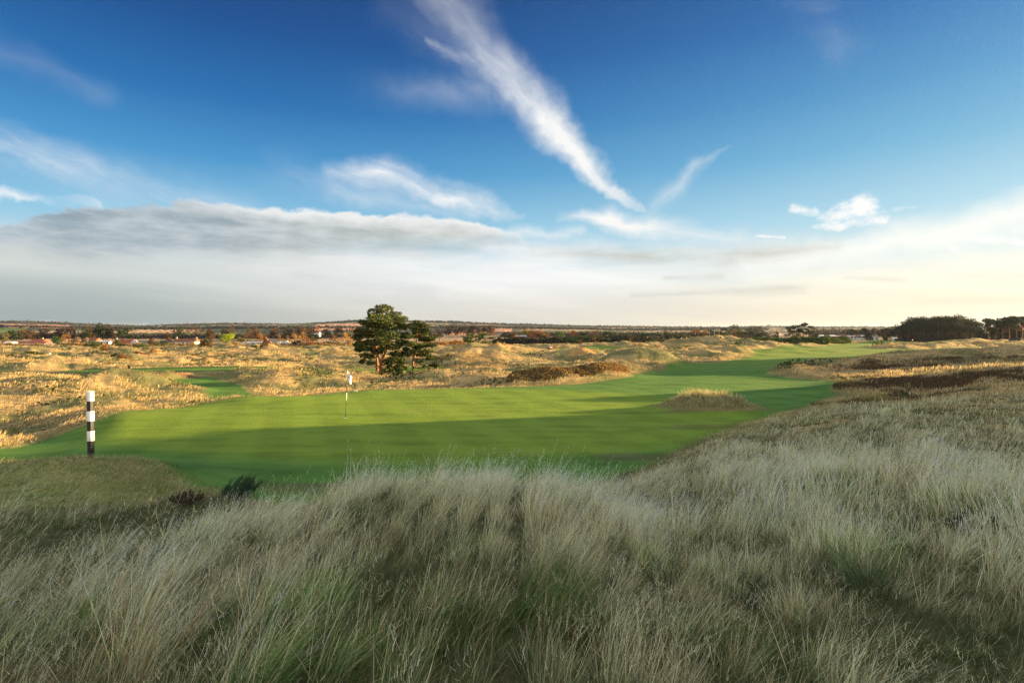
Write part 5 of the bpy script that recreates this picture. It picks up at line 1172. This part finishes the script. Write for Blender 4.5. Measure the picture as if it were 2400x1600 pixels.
# ------------------------------------------------------------------ sky
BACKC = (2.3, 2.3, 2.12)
def build_world():
    SC.render.engine = 'CYCLES'
    w = bpy.data.worlds.new('World'); SC.world = w; w.use_nodes = True; nt = w.node_tree; bg = nt.nodes['Background']
    sk = nt.nodes.new('ShaderNodeTexSky'); sk.sky_type = 'NISHITA'; sk.sun_disc = False; sk.sun_elevation = SUN_EL; sk.sun_rotation = SUN_AZ; sk.dust_density = 1.5; sk.ozone_density = 2.0
    tc = nt.nodes.new('ShaderNodeTexCoord'); sp = nt.nodes.new('ShaderNodeSeparateXYZ'); nt.links.new(tc.outputs['Generated'], sp.inputs[0])
    X, Y, Z = (N(nt, sp.outputs[k]) for k in range(3))
    az = X._m('ARCTAN2', Y); hor = (X * X + Y * Y).sqrt().mx(.001); E = Z / hor          # azimuth, tangent of elevation
    def UV(u, v):
        a = math.atan((u - UC) / F); return a, (VH - v) / F * math.cos(a)
    def comb(a, b, c=0.):
        n = nt.nodes.new('ShaderNodeCombineXYZ')
        for i, q in enumerate((a, b, c)):
            if isinstance(q, N): nt.links.new(q.s, n.inputs[i])
            else: n.inputs[i].default_value = q
        return N(nt, n.outputs[0])
    G = 10.0 / 2 ** 2.3
    L = lambda r, g, b: tuple(G * ((c / 255 / 12.92) if c / 255 < .04045 else ((c / 255 + .055) / 1.055) ** 2.4) for c in (r, g, b))
    e1 = (E * 1.25).clamp()
    stops_l = [(0, L(205, 212, 208)), (.10, L(190, 215, 225)), (.22, L(140, 196, 224)), (.34, L(66, 146, 200)), (.46, L(24, 106, 172)), (.6, L(4, 74, 140)), (.75, L(2, 52, 112)), (1, L(2, 36, 86))]
    stops_r = [(0, L(255, 238, 200)), (.10, L(240, 240, 225)), (.22, L(176, 214, 226)), (.34, L(120, 184, 212)), (.46, L(82, 154, 200)), (.6, L(44, 118, 180)), (.75, L(24, 92, 156)), (1, L(14, 64, 124))]
    sR = az.smooth(-.55, 1.1)
    base = mixc(nt, sR, ramp(nt, e1, stops_l), ramp(nt, e1, stops_r))
    ns = mulc(nt, N(nt, sk.outputs[0]), (1.2, 1.25, 1.5))
    base = mixc(nt, .04, base, ns)
    # noise fields
    P2 = comb(az, E)
    wn = noise(nt, P2, 9., 4, .55, out=1)
    wsp = nt.nodes.new('ShaderNodeSeparateColor'); nt.links.new(wn.s, wsp.inputs[0])
    wx, wy = N(nt, wsp.outputs[0]) - .5, N(nt, wsp.outputs[1]) - .5
    wn2 = noise(nt, P2, 38., 5, .6, out=1); wsp2 = nt.nodes.new('ShaderNodeSeparateColor'); nt.links.new(wn2.s, wsp2.inputs[0])
    wx2, wy2 = N(nt, wsp2.outputs[0]) - .5, N(nt, wsp2.outputs[1]) - .5
    pa, pe = az + wx * .085 + wx2 * .022, E + wy * .06 + wy2 * .018
    pa2, pe2 = az + wx * .03 + wx2 * .018, E + wy * .02 + wy2 * .014      # gentler warp for puffy edges
    sh = noise(nt, comb(az * 6., E * 60.), 1.6, 3, .6)
    def capsule(p0, p1, w0, w1, a0, a1, soft=1.0, warp=0, skew=0.):
        (ax, ay), (bx, by) = UV(*p0), UV(*p1); qa, qe = ((pa, pe), (pa2, pe2), (az, E + (sh - .5) * .012))[warp]
        dx, dy = bx - ax, by - ay; L2 = dx * dx + dy * dy
        rx, ry = qa - ax, qe - ay; t = ((rx * dx + ry * dy) / L2).clamp()
        ex, ey = rx - t * dx, ry - t * dy
        dist = (ex * ex + ey * ey).sqrt()
        wd = t * ((w1 - w0) / F) + w0 / F
        if skew:   # sharper on one side
            side = ((rx * dy - ry * dx) / math.sqrt(L2)).smooth(-.002, .002); wd = wd * (side * skew + (1 - side) * 1.0)
        return ((1 - dist / wd).smooth(0, soft)) * (t * (a1 - a0) + a0)
    def mxall(l):
        r = l[0]
        for k in l[1:]: r = r.mx(k)
        return r
    def streak(ang, sc=1., k=11.):
        c, s = math.cos(ang), math.sin(ang); a = (az * c + E * s) * (1.6 * sc); b = (E * c - az * s) * (k * sc)
        return noise(nt, comb(a + wx * .25, b + wy * .5), 2.2, 6, .62)
    main = mxall([capsule((985,-60),(1130,140),125,98,.34,.58,1.3,skew=.75), capsule((1130,140),(1265,280),98,80,.58,1.0,1.25,skew=.75), capsule((1265,280),(1370,375),80,62,1.1,1.65,1.2,skew=.8), capsule((1370,375),(1440,445),62,28,1.65,1.1,1.2,skew=.8), capsule((1440,445),(1508,482),30,8,.95,.4,.8),
                  capsule((860,205),(1150,215),60,80,.03,.34,1.4), capsule((1000,100),(1170,175),24,40,.32,.5,1.2), capsule((930,20),(1110,130),90,90,.06,.26,1.4)])
    st1 = streak(-.80, 1., 8.)
    main = main * (st1.smooth(.25, .70) * .6 + .52)
    second = mxall([capsule((780,395),(900,402),34,62,.4,1.1,1.5), capsule((900,402),(1030,452),62,58,1.1,1.0,1.5), capsule((1030,452),(1220,512),58,14,1.0,.3,1.2), capsule((800,450),(1100,500),50,40,.25,.4,1.4)]) * (streak(-.4, 1.2, 9.).smooth(.25, .7) * .95 + .35)
    wisp = mxall([capsule((1710,345),(1630,395),6,28,.2,.55,1.2), capsule((1630,395),(1530,490),34,44,.6,.2,1.3)]) * (streak(.7, 1.4, 9.).smooth(.3, .7) * 1.0 + .25)
    third = mxall([capsule((1310,508),(1430,512),16,46,.4,1.25,1.1), capsule((1430,512),(1570,545),46,46,1.25,.8,1.2), capsule((1570,545),(1740,575),46,44,.8,.5,1.3), capsule((1210,545),(1340,548),26,30,.6,.6,1.2), capsule((1150,580),(1900,600),60,60,.7,.7,1.3)]) * (streak(-.15, 1.5, 8.).smooth(.25, .7) * .8 + .35)
    leftc = mxall([capsule((-60,350),(90,372),80,60,.50,.62,1.4), capsule((90,372),(270,430),60,80,.62,.30,1.4), capsule((270,430),(560,500),90,70,.32,.25,1.4), capsule((0,120),(240,215),50,40,.10,.10,1.4), capsule((640,400),(900,440),70,60,.12,.25,1.4), capsule((-60,478),(240,472),14,12,.8,.5,1.), capsule((1880,-40),(1970,120),80,60,.12,.08,1.4)]) * (streak(-.35, 1., 9.).smooth(.30, .72) * 1.25 + .12)
    beam = mxall([capsule((2480,478),(2120,565),60,56,1.1,1.0,1.1), capsule((2120,565),(1760,625),56,50,1.0,.7,1.2), capsule((2500,520),(1900,590),50,50,.35,.3,1.4)]) * (streak(.22, .9, 8.).smooth(.2, .75) * .5 + .72)
    pf = mxall([capsule((1862,488),(1905,492),22,24,.85,.85,1.,1), capsule((1925,512),(2020,480),24,50,.8,1.25,1.,1), capsule((2020,480),(2075,500),50,18,1.25,.6,1.,1), capsule((1910,532),(2070,512),18,24,.8,.9,1.,1), capsule((2240,556),(2420,570),13,20,.75,.9,1.,2), capsule((1772,553),(1836,557),8,8,.8,.8,1.,2), capsule((2215,572),(2245,592),14,12,.6,.6,1.,2), capsule((2060,500),(2150,486),16,10,.6,.4,1.,1)])
    puff = (pf + (noise(nt, comb(az, E * 1.5), 34., 6, .65) - .5) * 3.4 * pf.mn(.7) - .20).smooth(.0, 1.05)
    white = mixc(nt, sR, L(246, 248, 250), L(255, 252, 244))
    col = base
    for m in (main, second, wisp, third, leftc): col = mixc(nt, m.clamp(), col, white)
    # high haze under the clouds: pale and thick close to the horizon
    bn = noise(nt, comb(az * 1.5, E * 9.), 2.3, 6, .55)
    lay = (E * -1 + .140 - .038 * az.smooth(.0, .35) + (bn - .5) * .13 + wy * .035).smooth(-.035, .035)
    lc_l = ramp(nt, (E * 6.0).clamp(), [(0, L(176, 185, 178)), (.08, L(168, 180, 177)), (.35, L(188, 198, 195)), (.6, L(224, 227, 222)), (.85, L(240, 242, 238)), (1, L(236, 242, 244))])
    lc_m = ramp(nt, (E * 6.0).clamp(), [(0, L(226, 218, 200)), (.10, L(232, 225, 212)), (.3, L(240, 236, 228)), (.5, L(255, 255, 253)), (.8, L(255, 255, 255)), (1, L(236, 244, 250))])
    lc_r = ramp(nt, (E * 6.0).clamp(), [(0, L(253, 234, 192)), (.12, L(255, 240, 210)), (.35, L(255, 247, 224)), (.6, L(255, 253, 242)), (1, L(250, 252, 250))])
    lc = mixc(nt, az.smooth(-.72, -.02), lc_l, lc_m); lc = mixc(nt, az.smooth(.05, .62), lc, lc_r)
    low = noise(nt, comb(az * 1.2, E * 14. + az * 1.2), 1.9, 5, .55)
    lc = mulc(nt, lc, mixc(nt, low.smooth(.40, .70), (.90, .915, .925), (1.02, 1.02, 1.01)))
    col = mixc(nt, lay * .97, col, lc)
    col = mixc(nt, beam.clamp() * .95, col, mixc(nt, sR, L(250, 252, 252), L(255, 255, 248)))
    # grey stratocumulus bank with bright bumpy rim
    bump = noise(nt, comb(az * 1.0 + 3., E * 1.6), 26., 5, .6); big = noise(nt, comb(az, E * 1.3), 8., 3, .5)
    vtop = ramp  # (kept simple: the rim height is a broken line in azimuth)
    def rim(pts):
        r = None; A = [UV(*p) for p in pts]
        fc = nt.nodes.new('ShaderNodeFloatCurve'); c = fc.mapping.curves[0]; lo, hi = -.80, .80
        xs = [((a - lo) / (hi - lo), e / .5) for a, e in A]
        while len(c.points) < len(xs): c.points.new(.5, .5)
        for k, (a, e) in enumerate(xs): c.points[k].location = (a, e); c.points[k].handle_type = 'AUTO'
        fc.mapping.use_clip = False; fc.mapping.update(); nt.links.new(((az - lo) / (hi - lo)).s, fc.inputs['Value']); return N(nt, fc.outputs[0]) * .5
    top = rim([(-150,535),(0,528),(100,500),(250,482),(400,476),(480,470),(600,484),(740,492),(860,500),(1000,504),(1130,522),(1215,545),(1260,590),(1500,640)])
    bot = rim([(-150,580),(0,578),(200,596),(400,600),(600,598),(800,594),(950,590),(1100,582),(1215,566),(1270,600),(1500,660)])
    body0 = noise(nt, comb(az * 3., E * 12.), 3., 5, .6)
    up = top + (bump - .5) * .030 + (big - .5) * .014 - E; dn = E - bot + wy * .03 + (bump - .5) * .012
    bank = up.smooth(-.001, .008) * dn.smooth(-.03, .03) * (body0.smooth(.22, .50) * .2 + .8) * (1 - az.smooth(-.03, .06))
    rimw = (1 - up.smooth(.002, .032)) * az.smooth(-.62, -.35) ; body = noise(nt, comb(az * 2., E * 8. ), 4., 6, .6)
    bc = mixc(nt, body.smooth(.3, .72), L(140, 158, 170), L(204, 213, 218)); bc = mixc(nt, az.smooth(-.62, -.1), bc, mixc(nt, body.smooth(.3, .7), L(186, 190, 186), L(226, 228, 224)))
    bc = mixc(nt, rimw * .9, bc, L(250, 250, 248))
    col = mixc(nt, bank * .96, col, bc)
    # thin grey streaks lower down
    gs = mxall([capsule((1250,588),(1480,600),22,30,.5,.9,1.2,2), capsule((1480,602),(1720,606),30,34,.95,1.,1.2,2), capsule((1720,602),(1960,580),34,24,1.,.45,1.2,2), capsule((1480,692),(1880,676),10,18,.5,.6,1.2,2), capsule((1560,652),(1690,646),12,16,.6,.6,1.2,2), capsule((1980,652),(2120,656),9,8,.55,.35,1.2,2), capsule((700,640),(1000,690),40,50,.3,.3,1.4,2), capsule((1960,715),(2400,705),16,16,.4,.4,1.3,2)]) * (body.smooth(.3,.65) * .9 + .25)
    col = mixc(nt, gs.clamp() * .8, col, mixc(nt, sR, L(178, 184, 182), L(208, 205, 190)))
    cu = mxall([capsule((60,757),(130,757),5,6,.5,.6,.9,1), capsule((250,762),(340,760),4,5,.4,.5,.9,1), capsule((430,757),(560,755),4,7,.45,.6,.9,1), capsule((1180,728),(1215,730),3,4,.7,.5,.9,1)])
    col = mixc(nt, cu.clamp() * .7, col, L(236, 226, 214))
    col = mixc(nt, puff.clamp(), col, L(255, 255, 253))
    # unseen bright broken cloud added overhead and behind the viewer to light the foreground
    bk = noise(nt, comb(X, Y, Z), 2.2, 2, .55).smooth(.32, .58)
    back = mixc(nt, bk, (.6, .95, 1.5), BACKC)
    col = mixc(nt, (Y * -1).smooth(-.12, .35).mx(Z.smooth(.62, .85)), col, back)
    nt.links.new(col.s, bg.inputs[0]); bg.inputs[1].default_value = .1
    w.cycles.sampling_method = 'NONE'
    return w
build_world()
sun = bpy.data.lights.new('sun', 'SUN'); sun.energy = 5.0; sun.angle = math.radians(.5); sun.color = (1.0, .68, .32)
so = bpy.data.objects.new('sun', sun); COL.objects.link(so)
dv = Vector((math.sin(SUN_AZ) * math.cos(SUN_EL), math.cos(SUN_AZ) * math.cos(SUN_EL), math.sin(SUN_EL))); so.rotation_euler = dv.to_track_quat('Z', 'Y').to_euler()

# ------------------------------------------------------------------ haze
def haze():
    m = bpy.data.materials.new('evening_haze'); m.use_nodes = True; nt = m.node_tree; nt.nodes.remove(nt.nodes['Principled BSDF'])
    v = nt.nodes.new('ShaderNodeVolumePrincipled'); v.inputs['Color'].default_value = (.62, .76, 1.0, 1); v.inputs['Density'].default_value = .00004; v.inputs['Anisotropy'].default_value = .55
    nt.links.new(v.outputs[0], nt.nodes['Material Output'].inputs['Volume'])
    mb = MB(); mb.box((0, 0, -112), (31000, 31000, 400)); o = mb.build('haze', m); tag(o, 'thin pale evening haze over the plain', 'haze', kind='stuff')
USE_HAZE = True
if USE_HAZE: haze()

# ------------------------------------------------------------------ camera
cam = bpy.data.cameras.new('camera'); cam.sensor_width = 36; cam.lens = 36 * F / 2400; cam.clip_end = 40000; cam.clip_start = .05
co = bpy.data.objects.new('camera', cam); COL.objects.link(co); co.location = (0, 0, CAMZ)
co.rotation_euler = (math.radians(90) - math.atan(24 / F), 0, 0); SC.camera = co
SC.view_settings.view_transform = 'Standard'; SC.view_settings.look = 'None'; SC.view_settings.exposure = 2.3; SC.view_settings.gamma = 1
SC.cycles.use_denoising = True; SC.cycles.denoising_prefilter = 'NONE'; SC.cycles.use_adaptive_sampling = True; SC.cycles.adaptive_threshold = .02; SC.cycles.max_bounces = 3; SC.cycles.diffuse_bounces = 2; SC.cycles.transmission_bounces = 2; SC.cycles.transparent_max_bounces = 4; SC.cycles.volume_bounces = 0
